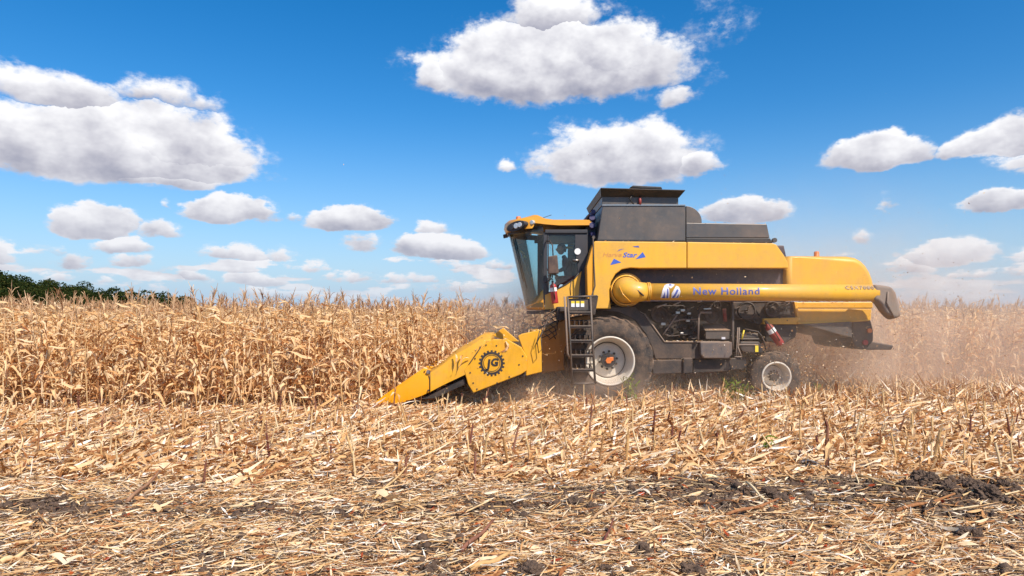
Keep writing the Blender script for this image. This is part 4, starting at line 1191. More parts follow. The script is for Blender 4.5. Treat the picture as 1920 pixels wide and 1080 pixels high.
def np_mesh(name, co, faces, smooth=False):
    me = bpy.data.meshes.new(name)
    n = len(co); m, k = faces.shape
    me.vertices.add(n); me.vertices.foreach_set('co', np.asarray(co, np.float32).ravel())
    me.loops.add(m * k); me.loops.foreach_set('vertex_index', faces.astype(np.int32).ravel())
    me.polygons.add(m)
    me.polygons.foreach_set('loop_start', np.arange(0, m * k, k, dtype=np.int32))
    if smooth: me.polygons.foreach_set('use_smooth', np.ones(m, bool))
    me.update(calc_edges=True)
    return me
def mat_ground():
    m, t, b = mat_new('field_soil')
    tc = t.new('ShaderNodeTexCoord').outputs['Object']
    n1 = t.noise(tc, 9, 8, .68); n2 = t.noise(tc, 55, 5, .7); n3 = t.noise(tc, .9, 5, .6)
    c = t.ramp(n1, [(.3, (.050, .029, .018)), (.52, (.098, .058, .036)), (.72, (.16, .10, .064))])
    vo = t.new('ShaderNodeTexVoronoi', feature='F1'); t.put(vo.inputs['Vector'], t.v('MULTIPLY', tc, (1, 1.6, 1))); vo.inputs['Scale'].default_value = 38; 
    straw = t.mr(n2, .54, .66)
    yy = t.xyz(tc)[1]
    cover = t.m('MULTIPLY', straw, t.mr(yy, 6.5, 9.5, .35, .9))
    farc = t.mr(yy, 12, 24, 0, .7)
    c = t.mix(t.m('MAXIMUM', cover, farc), c, t.ramp(vo.outputs['Color'], [(0, (.34, .18, .08)), (1, (.60, .42, .24))]))
    t.l.new(c, b.inputs['Base Color']); b.inputs['Roughness'].default_value = .95
    bp = t.new('ShaderNodeBump'); bp.inputs['Strength'].default_value = .9; bp.inputs['Distance'].default_value = .02
    t.l.new(t.m('ADD', n1, t.m('MULTIPLY', n2, .5)), bp.inputs['Height']); t.l.new(bp.outputs[0], b.inputs['Normal'])
    return m
M['ground'] = mat_ground()
g = obj('ground', np_mesh('ground', co, quads, True), M['ground'])
tag(g, 'black soil of the harvested maize field', kind='structure')

# ---------------------------------------------------------------- chopped straw and leaves on the ground
def strips(cx, cy, L, W_, az, pitch, roll, curl, lift, nseg=3, wavy=None):
    n = len(cx); st = np.linspace(-.5, .5, nseg + 1)
    ca, sa = np.cos(az), np.sin(az)
    base = gh(cx, cy) + lift
    out = np.zeros((n, (nseg + 1) * 2, 3), np.float32)
    for i, s in enumerate(st):
        u = s * L
        zz = np.sin(pitch) * (u + L * .5) + curl * L * (s * s - .1) + (wavy * L * np.sin(s * 7) * .15 if wavy is not None else 0)
        uu = u * np.cos(pitch)
        taper = 1.0 - .75 * np.abs(s * 2) ** 3
        hw = W_ * .5 * taper
        rl = roll + (s * 1.8 * curl * 2)
        for k, sg in enumerate((-1, 1)):
            v = sg * hw * np.cos(rl); w = sg * hw * np.sin(rl)
            out[:, i * 2 + k, 0] = cx + ca * uu - sa * v
            out[:, i * 2 + k, 1] = cy + sa * uu + ca * v
            out[:, i * 2 + k, 2] = base + zz + w
    b = (np.arange(n) * (nseg + 1) * 2)[:, None]
    fs = [b + np.array([[2 * i, 2 * i + 1, 2 * i + 3, 2 * i + 2]]) for i in range(nseg)]
    return out.reshape(-1, 3), np.concatenate(fs, 0)
def scatter_area(n, y0, y1, margin=.79, xmin=None, bias=1.0):
    y = y0 + (y1 - y0) * nr.random(n) ** bias
    x = (nr.random(n) * 2 - 1) * (margin * y + .4)
    if xmin is not None:
        k = x > xmin; x, y = x[k], y[k]
    return x, y
def thin(x, y, keep_soil=.12):
    k = nr.random(len(x)) > soil(x, y) * (1 - keep_soil)
    return x[k], y[k]
Vs, Fs_ = [], []; off = 0
def push(v, f):
    global off
    Vs.append(v); Fs_.append(f + off); off += len(v)
# fine chop, everywhere near
x, y = scatter_area(125000, 4.2, 9.2, bias=.9); x, y = thin(x, y, .14); n = len(x)
push(*strips(x, y, nr.gamma(2.4, .015, n) + .012, nr.uniform(.0025, .0085, n), nr.normal(0, .95, n) + (nr.random(n) < .25) * nr.uniform(-1.5, 1.5, n), nr.normal(.04, .14, n), nr.normal(0, .5, n), nr.normal(0, .10, n), nr.uniform(.002, .022, n), 2))
# shreds of leaf
x, y = scatter_area(90000, 4.2, 13.9, bias=.7); x, y = thin(x, y, .10); n = len(x)
push(*strips(x, y, nr.gamma(2.6, .028, n) + .02, nr.uniform(.004, .016, n), nr.uniform(0, 6.28, n), nr.normal(.06, .18, n), nr.normal(0, .6, n), nr.normal(.05, .22, n), nr.uniform(.004, .045, n), 3))
# broad leaves and husks on the stubble
x, y = scatter_area(46000, 7.4, 14.2, bias=.72); x, y = thin(x, y, .1); n = len(x)
push(*strips(x, y, nr.gamma(3, .062, n) + .06, nr.uniform(.014, .048, n), nr.normal(0, 1.1, n), nr.normal(.04, .15, n), nr.normal(0, .7, n), nr.normal(.08, .26, n), nr.uniform(.006, .05, n), 4))
x, y = scatter_area(1500, 4.3, 7.8); x, y = thin(x, y, .3); n = len(x)
push(*strips(x, y, nr.gamma(4, .03, n) + .04, nr.uniform(.012, .035, n), nr.normal(0, .8, n), nr.normal(.05, .12, n), nr.normal(0, .5, n), nr.normal(.1, .3, n), nr.uniform(.01, .04, n), 4))
# long limp strands combed along the drive
x, y = scatter_area(9000, 4.3, 9.5, bias=.9); x, y = thin(x, y, .35); n = len(x)
push(*strips(x, y, nr.gamma(5, .035, n) + .08, nr.uniform(.004, .011, n), nr.normal(0, .45, n), nr.normal(.02, .06, n), nr.normal(0, .4, n), nr.normal(.04, .16, n), nr.uniform(.010, .035, n), 5))
# slivers that stick up
x, y = scatter_area(6500, 7.4, 14.2, bias=.7); n = len(x)
push(*strips(x, y, nr.gamma(3, .035, n) + .05, nr.uniform(.005, .018, n), nr.uniform(0, 6.28, n), nr.uniform(.4, 1.4, n), nr.normal(0, .7, n), nr.normal(0, .2, n), 0 * x, 3))
# blown husks standing in the fresh stubble behind the wheels
x, y = scatter_area(14000, 13.8, 18.0, xmin=3.5); n = len(x)
push(*strips(x, y, nr.gamma(4, .05, n) + .06, nr.uniform(.012, .04, n), nr.uniform(0, 6.28, n), nr.uniform(.2, 1.4, n), nr.normal(0, .7, n), nr.normal(0, .3, n), 0 * x, 3))
# behind the combine
x, y = scatter_area(60000, 13.9, 20.5, margin=1.15, xmin=-1.0); n = len(x)
push(*strips(x, y, nr.gamma(4, .07, n) + .08, nr.uniform(.02, .06, n), nr.uniform(0, 6.28, n), nr.normal(.15, .3, n), nr.normal(0, .7, n), nr.normal(.1, .3, n), nr.uniform(.01, .10, n), 2))
# under the standing rows
x, y = scatter_area(16000, 13.4, 17.0); k = x < -1.2; x, y = x[k], y[k]; n = len(x)
push(*strips(x, y, nr.gamma(4, .07, n) + .08, nr.uniform(.02, .05, n), nr.uniform(0, 6.28, n), nr.normal(.12, .2, n), nr.normal(0, .7, n), nr.normal(.1, .3, n), nr.uniform(.01, .05, n), 2))
o = obj('straw_litter', np_mesh('straw_litter', np.concatenate(Vs), np.concatenate(Fs_)), M['litter'])
tag(o, 'pale chopped straw, husks and leaves covering the cut field', kind='stuff')
# broad orange brown husks banked up along the edge of the stubble
Vs, Fs_ = [], []; off = 0
x, y = scatter_area(1700, 7.6, 12.5, bias=1.4); x, y = thin(x, y, .15); n = len(x)
push(*strips(x, y, nr.gamma(7, .040, n) + .08, nr.uniform(.018, .050, n), nr.normal(0, .8, n), nr.normal(.03, .10, n), nr.normal(0, .5, n), nr.normal(.08, .20, n), nr.uniform(.015, .050, n), 6, True))
o = obj('husk_litter', np_mesh('husk_litter', np.concatenate(Vs), np.concatenate(Fs_), True), M['husk_brown'])
tag(o, 'broad orange brown husks banked along the edge of the stubble', kind='stuff')
# splinters of stalk
def prisms(x, y, L, r, az, pitch, lift):
    n = len(x); z = gh(x, y) + lift
    d = np.stack([np.cos(az) * np.cos(pitch), np.sin(az) * np.cos(pitch), np.sin(pitch)], 1)
    s = np.stack([-np.sin(az), np.cos(az), 0 * az], 1); u = np.cross(d, s)
    c = np.stack([x, y, z], 1)
    out = np.zeros((n, 10, 3), np.float32)
    for e in (0, 1):
        for j in range(5):
            a = 2 * np.pi * j / 5
            out[:, e * 5 + j] = c + d * (L * e)[:, None] + (s * np.cos(a) + u * np.sin(a)) * (r * (1 - .3 * e))[:, None]
    b = (np.arange(n) * 10)[:, None]
    fs = [b + np.array([[j, (j + 1) % 5, (j + 1) % 5 + 5, j + 5]]) for j in range(5)]
    return out.reshape(-1, 3), np.concatenate(fs, 0)
Vs, Fs_ = [], []; off = 0
x, y = scatter_area(3800, 4.3, 14.0, bias=.9); n = len(x)
push(*prisms(x, y, nr.gamma(4, .035, n) + .05, nr.uniform(.004, .010, n), nr.normal(0, .9, n) + np.pi * (nr.random(n) < .5), np.abs(nr.normal(.03, .14, n)), .012))
o = obj('stalk_splinters', np_mesh('stalk_splinters', np.concatenate(Vs), np.concatenate(Fs_)), M['stalk'])
tag(o, 'short splintered maize stalks lying among the straw', kind='stuff')
x, y = scatter_area(260, 4.3, 9.5, bias=.8); n = len(x)
v, f = strips(x, y, nr.uniform(.04, .11, n), nr.uniform(.015, .04, n), nr.uniform(0, 6.28, n), nr.normal(.1, .2, n), nr.normal(0, .5, n), nr.normal(.2, .3, n), nr.uniform(.02, .04, n), 3)
o = obj('red_leaf_scraps', np_mesh('red_leaf_scraps', v, f), M['litter_red'])
tag(o, 'small red brown leaf scraps dotted over the straw', kind='stuff')

# crumbs and clods of earth
from mathutils import noise as mnoise
def clod_mesh(seed, sub=5):
    bm = bmesh.new(); bmesh.ops.create_icosphere(bm, subdivisions=sub, radius=1)
    r_ = random.Random(seed); ds = [(Vector([r_.gauss(0, 1) for _ in range(3)]).normalized(), r_.uniform(1, 3.2), r_.uniform(0, 6)) for _ in range(14)]
    for v in bm.verts:
        o_ = Vector((seed * 3.7, seed * 1.3, 0))
        k = 1 + .42 * mnoise.noise(v.co * 1.3 + o_) + .30 * mnoise.noise(v.co * 3.1 + o_) + .20 * mnoise.noise(v.co * 7.5 + o_) + .10 * mnoise.noise(v.co * 16 + o_)
        v.co = Vector((v.co.x * k, v.co.y * k * .9, v.co.z * k * .70))
    me = bpy.data.meshes.new('soil_clod'); bm.to_mesh(me); bm.free()
    me.materials.append(M['clod']); return me
def mat_clod():
    m, t, b = mat_new('soil_clod')
    tc = t.new('ShaderNodeTexCoord').outputs['Object']
    n1 = t.noise(tc, 3, 6, .7)
    t.l.new(t.ramp(n1, [(.3, (.068, .040, .025)), (.7, (.17, .108, .070))]), b.inputs['Base Color']); b.inputs['Roughness'].default_value = 1
    bp = t.new('ShaderNodeBump'); bp.inputs['Strength'].default_value = .5; bp.inputs['Distance'].default_value = .06
    t.l.new(n1, bp.inputs['Height']); t.l.new(bp.outputs[0], b.inputs['Normal'])
    return m
M['clod'] = mat_clod()
clods = [clod_mesh(i) for i in range(6)]
def G(px, py):
    Yg = F * CH / (py - HOR); q = P(px, py, Yg); q.z = float(gh(q.x, q.y)); return q
cl = [(1205, 1030, 20, 'round dark soil clod on the straw at the bottom centre right'), (995, 1068, 24, 'large dark soil clod cut by the bottom edge of the view'), (1135, 1068, 15, 'small soil clod between two larger ones near the bottom edge'),
      (1120, 1042, 9, 'tiny soil clod lying above the small one near the bottom edge'), (1180, 1075, 14, 'flat soil clod at the bottom edge below the round one'), (1300, 1075, 20, 'crumbling soil clod at the bottom edge right of centre'),
      (1822, 993, 21, 'black hollow soil clod alone in the straw at the lower right'), (1440, 925, 17, 'upright soil clod with straw stuck in it at the bare strip'), (1465, 935, 14, 'soil clod behind the crossed straw on the bare strip'),
      (1700, 912, 18, 'soil clod on the left end of the black ridge'), (1735, 903, 22, 'biggest soil clod of the black ridge at the right'), (1775, 915, 17, 'soil clod in the middle of the black ridge'),
      (1815, 905, 20, 'soil clod right of the middle of the black ridge'), (1850, 925, 21, 'low soil clod in front of the black ridge'), (1890, 912, 18, 'soil clod at the right end of the black ridge'), (1665, 918, 11, 'small soil clod left of the black ridge'),
      (1075, 940, 15, 'soil clod on the bare patch below the header'), (1110, 950, 12, 'small soil clod beside the bare patch'), (810, 1062, 12, 'small dark soil clod at the bottom left of centre'), (700, 1030, 10, 'little soil clod half under straw'), (1560, 900, 10, 'small soil clod at the foot of the dark stub')]
for i, (px, py, rp, lb) in enumerate(cl):
    q = G(px, py + rp * .5); s_ = rp / F * q.y
    o = bpy.data.objects.new('soil_clod', clods[i % 6]); link(o)
    o.location = (q.x, q.y, q.z + s_ * .12); o.scale = (s_ * 1.1,) * 3; o.rotation_euler = (rnd.uniform(-.4, .4), rnd.uniform(-.4, .4), rnd.uniform(0, 6))
    tag(o, lb, 'soil clod', 'clods of black earth')
# crumbs
cm = clod_mesh(99, 1); cv = np.array([v.co[:] for v in cm.vertices]); cf = np.array([p.vertices[:] for p in cm.polygons])
x, y = scatter_area(80000, 4.3, 9.0); k = nr.random(len(x)) < soil(x, y) ** 1.3 * .6 + .015; x, y = x[k], y[k]; n = len(x)
s_ = nr.gamma(1.6, .007, n) + .004; s_ = np.minimum(s_, .06); a = nr.uniform(0, 6.28, n)
co = np.empty((n, len(cv), 3), np.float32)
co[:, :, 0] = x[:, None] + s_[:, None] * (cv[None, :, 0] * np.cos(a)[:, None] - cv[None, :, 1] * np.sin(a)[:, None])
co[:, :, 1] = y[:, None] + s_[:, None] * (cv[None, :, 0] * np.sin(a)[:, None] + cv[None, :, 1] * np.cos(a)[:, None])
co[:, :, 2] = (gh(x, y) + s_ * .4)[:, None] + s_[:, None] * cv[None, :, 2]
fc_ = (np.arange(n) * len(cv))[:, None, None] + cf[None]
M['crumb'] = mat_clod()
o = obj('soil_crumbs', np_mesh('soil_crumbs', co.reshape(-1, 3), fc_.reshape(-1, 3)), M['ground'])
tag(o, 'crumbs of black earth on the bare strips', kind='stuff')

# ---------------------------------------------------------------- maize plants
def leaf_mesh(seed, L=None, W_=None, nseg=6, hang=None, name='leaf'):
    r_ = random.Random(seed)
    L = L or r_.uniform(.30, .62); W_ = W_ or r_.uniform(.042, .080)
    a0 = R(r_.uniform(18, 55)); a1 = R(r_.uniform(135, 188)) if (hang is None or hang) else R(r_.uniform(70, 120))
    kink = r_.uniform(.15, .5); tw = r_.uniform(-2.2, 2.2); ph = r_.uniform(0, 6); side = r_.uniform(-.5, .5)
    p = Vector((0, 0, 0)); V = []
    for i in range(nseg + 1):
        s = i / nseg
        k = 1 / (1 + math.exp(-(s - kink) * 9))
        a = a0 + (a1 - a0) * k + .22 * math.sin(s * 9 + ph)
        yaw = side * s * 2
        d = Vector((math.sin(a) * math.cos(yaw), math.sin(a) * math.sin(yaw), math.cos(a)))
        if i: p = p + d * (L / nseg)
        w = W_ * .5 * (min(1, .55 + s * 3) if s < .3 else max(.06, 1 - ((s - .3) / .7) ** 1.7)) * (1 + .2 * math.sin(s * 15 + ph))
        t = tw * s + .4 * math.sin(s * 7 + ph)
        sidev = d.cross(Vector((0, 0, 1))); sidev = sidev.normalized() if sidev.length > 1e-3 else Vector((0, 1, 0))
        n = sidev.cross(d).normalized()
        sv = sidev * math.cos(t) + n * math.sin(t); nv = -sidev * math.sin(t) + n * math.cos(t)
        V += [p - sv * w + nv * w * .55, p, p + sv * w + nv * w * .55]
    Fc = []
    for i in range(nseg):
        for j in range(2):
            a = i * 3 + j
            Fc.append((a, a + 1, a + 4, a + 3))
    return mesh_from(name, V, Fc)
LEAVES = [leaf_mesh(100 + i, hang=(i % 4 != 0)) for i in range(18)]
for me in LEAVES: me.materials.append(M['leaf'])
def stalk_mesh(seed, h):
    r_ = random.Random(seed); bx, by = r_.uniform(-.12, .12), r_.uniform(-.1, .1)
    pts = [Vector((bx * (i / 6) ** 1.8 * h, by * (i / 6) ** 1.8 * h, h * i / 6)) for i in range(7)]
    mb = MB().tube(pts, [.0135, .0125, .0115, .0105, .009, .0075, .005], 5, False)
    me = mesh_from('stalk', mb.V, mb.Fc, True); me.materials.append(M['stalk']); return me, pts
def tassel_mesh(seed):
    r_ = random.Random(seed); mb = MB()
    n = r_.randint(5, 9)
    mb.tube([Vector((0, 0, 0)), Vector((.01, 0, .16)), Vector((r_.uniform(-.05, .05), .0, .34))], [.006, .006, .003], 3, False, False)
    for i in range(n):
        a = r_.uniform(0, 6.28); t = r_.uniform(.05, .6); L = r_.uniform(.1, .22); z = r_.uniform(.04, .16)
        d = Vector((math.cos(a) * math.sin(t), math.sin(a) * math.sin(t), math.cos(t)))
        mb.tube([Vector((0, 0, z)), Vector((0, 0, z)) + d * L * .6, Vector((0, 0, z)) + d * L + Vector((d.x, d.y, -.9)) * L * .22], [.005, .006, .003], 3, False, False)
    me = mesh_from('tassel', mb.V, mb.Fc); me.materials.append(M['tassel']); return me
def ear_mesh(seed):
    r_ = random.Random(seed); mb = MB(); L = r_.uniform(.17, .24)
    mb.lathe((0, 0, 0), [(.010, 0), (.022, L * .12), (.031, L * .35), (.029, L * .65), (.014, L * .95), (.004, L * 1.1)], 7, True, 'Z')
    for k in range(4):
        a = k * 1.57 + r_.uniform(-.3, .3)
        V = []
        for i in range(5):
            s = i / 4; rr_ = .024 + .02 * s + .09 * max(0, s - .5) ** 1.3 * r_.uniform(.4, 1.6); w = .024 * (1 - s) ** .5 + .003
            c = Vector((math.cos(a) * rr_, math.sin(a) * rr_, s * L * 1.3)); sdv = Vector((-math.sin(a), math.cos(a), 0)) * w
            V += [c - sdv, c + sdv]
        mb.add(V, [(2 * i, 2 * i + 1, 2 * i + 3, 2 * i + 2) for i in range(4)])
    me = mesh_from('ear', mb.V, mb.Fc); me.materials.append(M['husk']); return me
TASSELS = [tassel_mesh(i) for i in range(6)]; EARS = [ear_mesh(i) for i in range(5)]
def make_proto(seed):
    r_ = random.Random(seed); h = r_.uniform(1.74, 2.02)
    sm_, pts = stalk_mesh(seed, h)
    items = [('stalk', sm_, Matrix.Identity(4))]
    az = r_.uniform(0, 6.28); z = r_.uniform(.16, .3)
    def at(z):
        t = min(z / h, 1) * 6; i = min(int(t), 5); return pts[i].lerp(pts[i + 1], t - i)
    while z < h - .05:
        a = az + r_.uniform(-.6, .6); az += math.pi
        sc_ = r_.uniform(.75, 1.1) * (1 if z < h - .5 else .72)
        me = LEAVES[r_.randrange(18)] if z < h - .45 else LEAVES[r_.choice((0, 4, 8, 12, 16, 3, 5))]
        items.append(('leaf', me, Matrix.Translation(at(z)) @ Matrix.Rotation(a, 4, 'Z') @ Matrix.Rotation(r_.uniform(-.25, .25), 4, 'X') @ Matrix.Scale(sc_, 4)))
        z += r_.uniform(.060, .100)
    ze = r_.uniform(.75, 1.15)
    items.append(('ear', EARS[r_.randrange(5)], Matrix.Translation(at(ze)) @ Matrix.Rotation(r_.uniform(0, 6.28), 4, 'Z') @ Matrix.Rotation(R(r_.choice((30, 40, 120, 150, 160))), 4, 'Y')))
    if r_.random() < .72:
        items.append(('tassel', TASSELS[r_.randrange(6)], Matrix.Translation(pts[-1]) @ Matrix.Rotation(r_.uniform(0, 6), 4, 'Z') @ Matrix.Rotation(r_.uniform(0, .45), 4, 'X') @ Matrix.Scale(r_.uniform(.8, 1.3), 4)))
    return items
PROTO = [make_proto(500 + i) for i in range(14)]
def place_corn(x, y, label, group):
    it = PROTO[rnd.randrange(14)]
    root = bpy.data.objects.new('corn_plant', None); COL.objects.link(root)
    root.location = (x, y, float(gh(x, y)) - .02)
    root.rotation_euler = (rnd.gauss(0, .06), rnd.gauss(0, .06), rnd.uniform(0, 6.28))
    s_ = rnd.gauss(1.0, .06); root.scale = (s_, s_, s_ * rnd.uniform(.95, 1.05))
    root['label'] = label; root['category'] = 'corn plant'; root['group'] = group
    for nm, me, mt in it:
        o = bpy.data.objects.new(nm, me); COL.objects.link(o); o.parent = root; o.matrix_local = mt
rows_left = []
for k in range(6):
    yr = 13.85 + .7 * (k - 1)
    x = -.78 * yr
    while x < (-3.0 if k == 0 else -1.45 + .15 * (k - 1)):
        rows_left.append((x + rnd.gauss(0, .03), yr + rnd.gauss(0, .05), k)); x += rnd.uniform(.16, .245)
for x, y, k in rows_left[:262]:
    place_corn(x, y, 'dry corn plant standing in the rows in front of the header' if k else 'dry corn plant of the front row at the edge of the uncut field', 'dry corn plants standing before the header')
nl = min(262, len(rows_left))
left_over = rows_left[262:]
rows_right = []
for k in range(2):
    yr = 18.05 + .7 * k
    x = 9.0
    while x < .78 * yr:
        rows_right.append((x + rnd.gauss(0, .03), yr + rnd.gauss(0, .05))); x += rnd.uniform(.16, .25)
for x, y in rows_right[:300 - nl]:
    place_corn(x, y, 'dry corn plant in the dust haze behind the back of the combine', 'dry corn plants behind the combine')
left_over += [(x, y, 0) for x, y in rows_right[300 - nl:]]
# the rest of the standing crop, one mass
pts = [(x, y) for x, y, k in left_over]
for k in range(6):
    yr = 13.85 + .7 * (k - 1); x = -.78 * yr - 6
    while x < -.78 * yr: pts.append((x, yr + rnd.gauss(0, .05))); x += rnd.uniform(.16, .25)
yr = 13.85 + .7 * 5
x = -.78 * yr
while x < -1.0: pts.append((x, yr + rnd.gauss(0, .05))); x += rnd.uniform(.16, .25)
k = 0
while True:
    yr = 18.05 + .7 * k
    if yr > 60: break
    x = -.85 * yr - 6; st = .2 if yr < 30 else .34
    xe = .85 * yr + 9
    while x < xe:
        if not (k < 2 and 9.0 < x < .78 * yr): pts.append((x + rnd.gauss(0, .03), yr + rnd.gauss(0, .06)))
        x += rnd.uniform(st * .8, st * 1.25)
    k += 1
vcol = bpy.data.collections.new('corn_variants')
for i, it in enumerate(PROTO):
    V = []; Fl = []; mi = []; mats = [M['stalk'], M['leaf'], M['husk'], M['tassel']]; idx = {'stalk': 0, 'leaf': 1, 'ear': 2, 'tassel': 3}
    for nm, me, mt in it:
        k0 = len(V); V += [mt @ v.co for v in me.vertices]
        for p_ in me.polygons: Fl.append(tuple(a + k0 for a in p_.vertices)); mi.append(idx[nm])
    me = mesh_from('corn_variant', V, Fl)
    for m_ in mats: me.materials.append(m_)
    me.polygons.foreach_set('material_index', mi)
    o = bpy.data.objects.new('corn_variant', me); vcol.objects.link(o)
P_ = np.array(pts); n = len(P_)
co = np.stack([P_[:, 0], P_[:, 1], gh(P_[:, 0], P_[:, 1]) - .02], 1)
me = bpy.data.meshes.new('corn_field'); me.vertices.add(n); me.vertices.foreach_set('co', co.astype(np.float32).ravel())
at = me.attributes.new('rot', 'FLOAT_VECTOR', 'POINT'); at.data.foreach_set('vector', np.stack([nr.normal(0, .07, n), nr.normal(0, .07, n), nr.uniform(0, 6.28, n)], 1).astype(np.float32).ravel())
at = me.attributes.new('scl', 'FLOAT', 'POINT'); at.data.foreach_set('value', nr.normal(1, .06, n).astype(np.float32))
field = bpy.data.objects.new('corn_field', me); link(field)
tag(field, 'mass of dry standing maize behind the front rows', kind='stuff')
ng = bpy.data.node_groups.new('corn_rows', 'GeometryNodeTree')
ng.interface.new_socket('Geometry', in_out='INPUT', socket_type='NodeSocketGeometry'); ng.interface.new_socket('Geometry', in_out='OUTPUT', socket_type='NodeSocketGeometry')
gi = ng.nodes.new('NodeGroupInput'); go = ng.nodes.new('NodeGroupOutput')
ip = ng.nodes.new('GeometryNodeInstanceOnPoints'); ci = ng.nodes.new('GeometryNodeCollectionInfo')
ci.inputs['Collection'].default_value = vcol; ci.inputs['Separate Children'].default_value = True; ci.inputs['Reset Children'].default_value = True
ip.inputs['Pick Instance'].default_value = True
ra = ng.nodes.new('GeometryNodeInputNamedAttribute'); ra.data_type = 'FLOAT_VECTOR'; ra.inputs[0].default_value = 'rot'
sa = ng.nodes.new('GeometryNodeInputNamedAttribute'); sa.data_type = 'FLOAT'; sa.inputs[0].default_value = 'scl'
rv = ng.nodes.new('FunctionNodeRandomValue'); rv.data_type = 'INT'
rv.inputs[4].default_value = 0; rv.inputs[5].default_value = 13
L_ = ng.links.new
L_(gi.outputs[0], ip.inputs['Points']); L_(ci.outputs[0], ip.inputs['Instance']); L_(rv.outputs[2], ip.inputs['Instance Index'])
er = ng.nodes.new('FunctionNodeEulerToRotation'); L_(ra.outputs[0], er.inputs[0]); L_(er.outputs[0], ip.inputs['Rotation'])
L_(sa.outputs[0], ip.inputs['Scale']); L_(ip.outputs[0], go.inputs[0])
field.modifiers.new('rows', 'NODES').node_group = ng

# ---------------------------------------------------------------- stubble
def stub_mesh(seed, dark=False):
    r_ = random.Random(seed); h = r_.uniform(.18, .44); mb = MB(); r0 = r_.uniform(.010, .016)
    lx, ly = r_.gauss(0, .1), r_.gauss(0, .07)
    pts = [Vector((lx * s * h * 1.4, ly * s * h * 1.4, h * s - .03)) for s in (0, .32, .34, .36, .7, .72, .74, 1)]
    mb.tube(pts, [r0 * 1.15, r0, r0 * 1.25, r0, r0 * .95, r0 * 1.18, r0 * .92, r0 * .85], 7, True)
    tip = pts[-1]
    for i in range(r_.randint(2, 4)):
        a = r_.uniform(0, 6.28); L = r_.uniform(.04, .14); w = r0 * r_.uniform(.3, .7)
        d = Vector((math.cos(a) * .5, math.sin(a) * .5, r_.uniform(.6, 1.2))); sv = Vector((-math.sin(a), math.cos(a), 0)) * w
        b = tip + Vector((math.cos(a), math.sin(a), -1)) * r0 * .7
        mb.add([b - sv, b + sv, b + d * L + sv * .3, b + d * L - sv * .3], [(0, 1, 2, 3)])
    me = mesh_from('stubble_stalk', mb.V, mb.Fc, False); me.materials.append(M['dark_stalk'] if dark else M['stalk']); return me, h
STUBS = [stub_mesh(i, i % 4 == 0) for i in range(16)]
SH = []
for i in range(6):
    me = leaf_mesh(900 + i, L=random.Random(i).uniform(.16, .30), W_=.045, nseg=4, name='sheath'); me.materials.append(M['leaf']); SH.append(me)
spos = []
for k in range(8):
    yr = 13.15 - .7 * k
    x = -.80 * yr
    while x < .80 * yr:
        spos.append((x + rnd.gauss(0, .04), yr + rnd.gauss(0, .07), k)); x += rnd.uniform(.20, .62)
rnd.shuffle(spos)
lab = ['cut stalk in the stubble row closest to the combine', 'cut stalk in the second stubble row from the combine', 'cut stalk in the third stubble row from the combine', 'cut stalk in the fourth stubble row from the combine',
       'cut stalk in the fifth stubble row from the combine', 'cut stalk in the sixth stubble row, on deep straw', 'cut stalk in the second last stubble row before the bare strip', 'cut stalk in the last stubble row before the bare soil strip']
def stub(x, y, label, mi=None, sc_=1.0, lean=None):
    mi = rnd.randrange(16) if mi is None else mi
    me, h = STUBS[mi]
    o = bpy.data.objects.new('stubble_stalk', me); COL.objects.link(o)
    o.location = (x, y, float(gh(x, y))); o.rotation_euler = lean or (rnd.gauss(0, .16), rnd.gauss(0, .2), rnd.uniform(0, 6.28)); o.scale = (sc_, sc_, sc_)
    tag(o, label, 'stubble stalk', 'cut stalks standing in the stubble')
    for j in range(rnd.choice((0, 1, 1, 2, 3))):
        c = bpy.data.objects.new('sheath', SH[rnd.randrange(6)]); COL.objects.link(c); c.parent = o
        c.location = (0, 0, rnd.uniform(.0, h * .8)); c.rotation_euler = (0, 0, rnd.uniform(0, 6.28))
special = [(1552, 884, 0, 1.5, 'thick dark cut stalk, tallest at the edge of the bare soil'), (1730, 872, 3, 1.15, 'crooked cut stalk left of the close pair at the right'), (1748, 874, 5, 1.35, 'pale tall cut stalk in the close group at the right'),
           (1765, 876, 7, 1.1, 'leaning cut stalk in the close group at the right'), (1880, 880, 9, 1.3, 'cut stalk at the far right edge of the stubble'), (382, 905, 4, 1.1, 'reddish cut stalk standing alone left of centre'),
           (758, 896, 8, 1.0, 'reddish dark stub left of the centre of the stubble edge'), (890, 898, 12, 1.1, 'dark leaning stub at the centre of the stubble edge'), (1057, 895, 13, .9, 'thin pale stub right of the centre of the stubble edge'),
           (667, 900, 6, .8, 'short pale stub in front of the header tip'), (1344, 850, 4, 1.1, 'dark stub in front of the rear wheel'), (1497, 800, 11, 1.5, 'tall pale cut stalk just right of the rear wheel')]
for px, py, mi, sc_, lb in special:
    q = G(px, py); stub(q.x, q.y, lb, mi, sc_, (rnd.gauss(0, .06), rnd.gauss(0, .08), rnd.uniform(0, 6)))
for x, y, k in sorted(spos[:288], key=lambda t: t[1]): stub(x, y, lab[k])
# behind the combine: freshly cut rows, many and small
Vs, Fs_ = [], []; off = 0
xs, ys = [], []
for k in range(6):
    yr = 13.85 + .7 * k; x = .6
    while x < .8 * yr: xs.append(x); ys.append(yr + rnd.gauss(0, .06)); x += rnd.uniform(.18, .35)
for x, y, k in spos[288:]: xs.append(x); ys.append(y)
x, y = np.array(xs), np.array(ys); n = len(x)
push(*prisms(x, y, nr.uniform(.18, .45, n), nr.uniform(.010, .016, n), nr.uniform(0, 6.28, n), nr.uniform(1.25, 1.6, n), -.02))
o = obj('stubble_rows', np_mesh('stubble_rows', np.concatenate(Vs), np.concatenate(Fs_)), M['stalk'])
tag(o, 'freshly cut stubble in the dust behind and under the combine', kind='stuff')

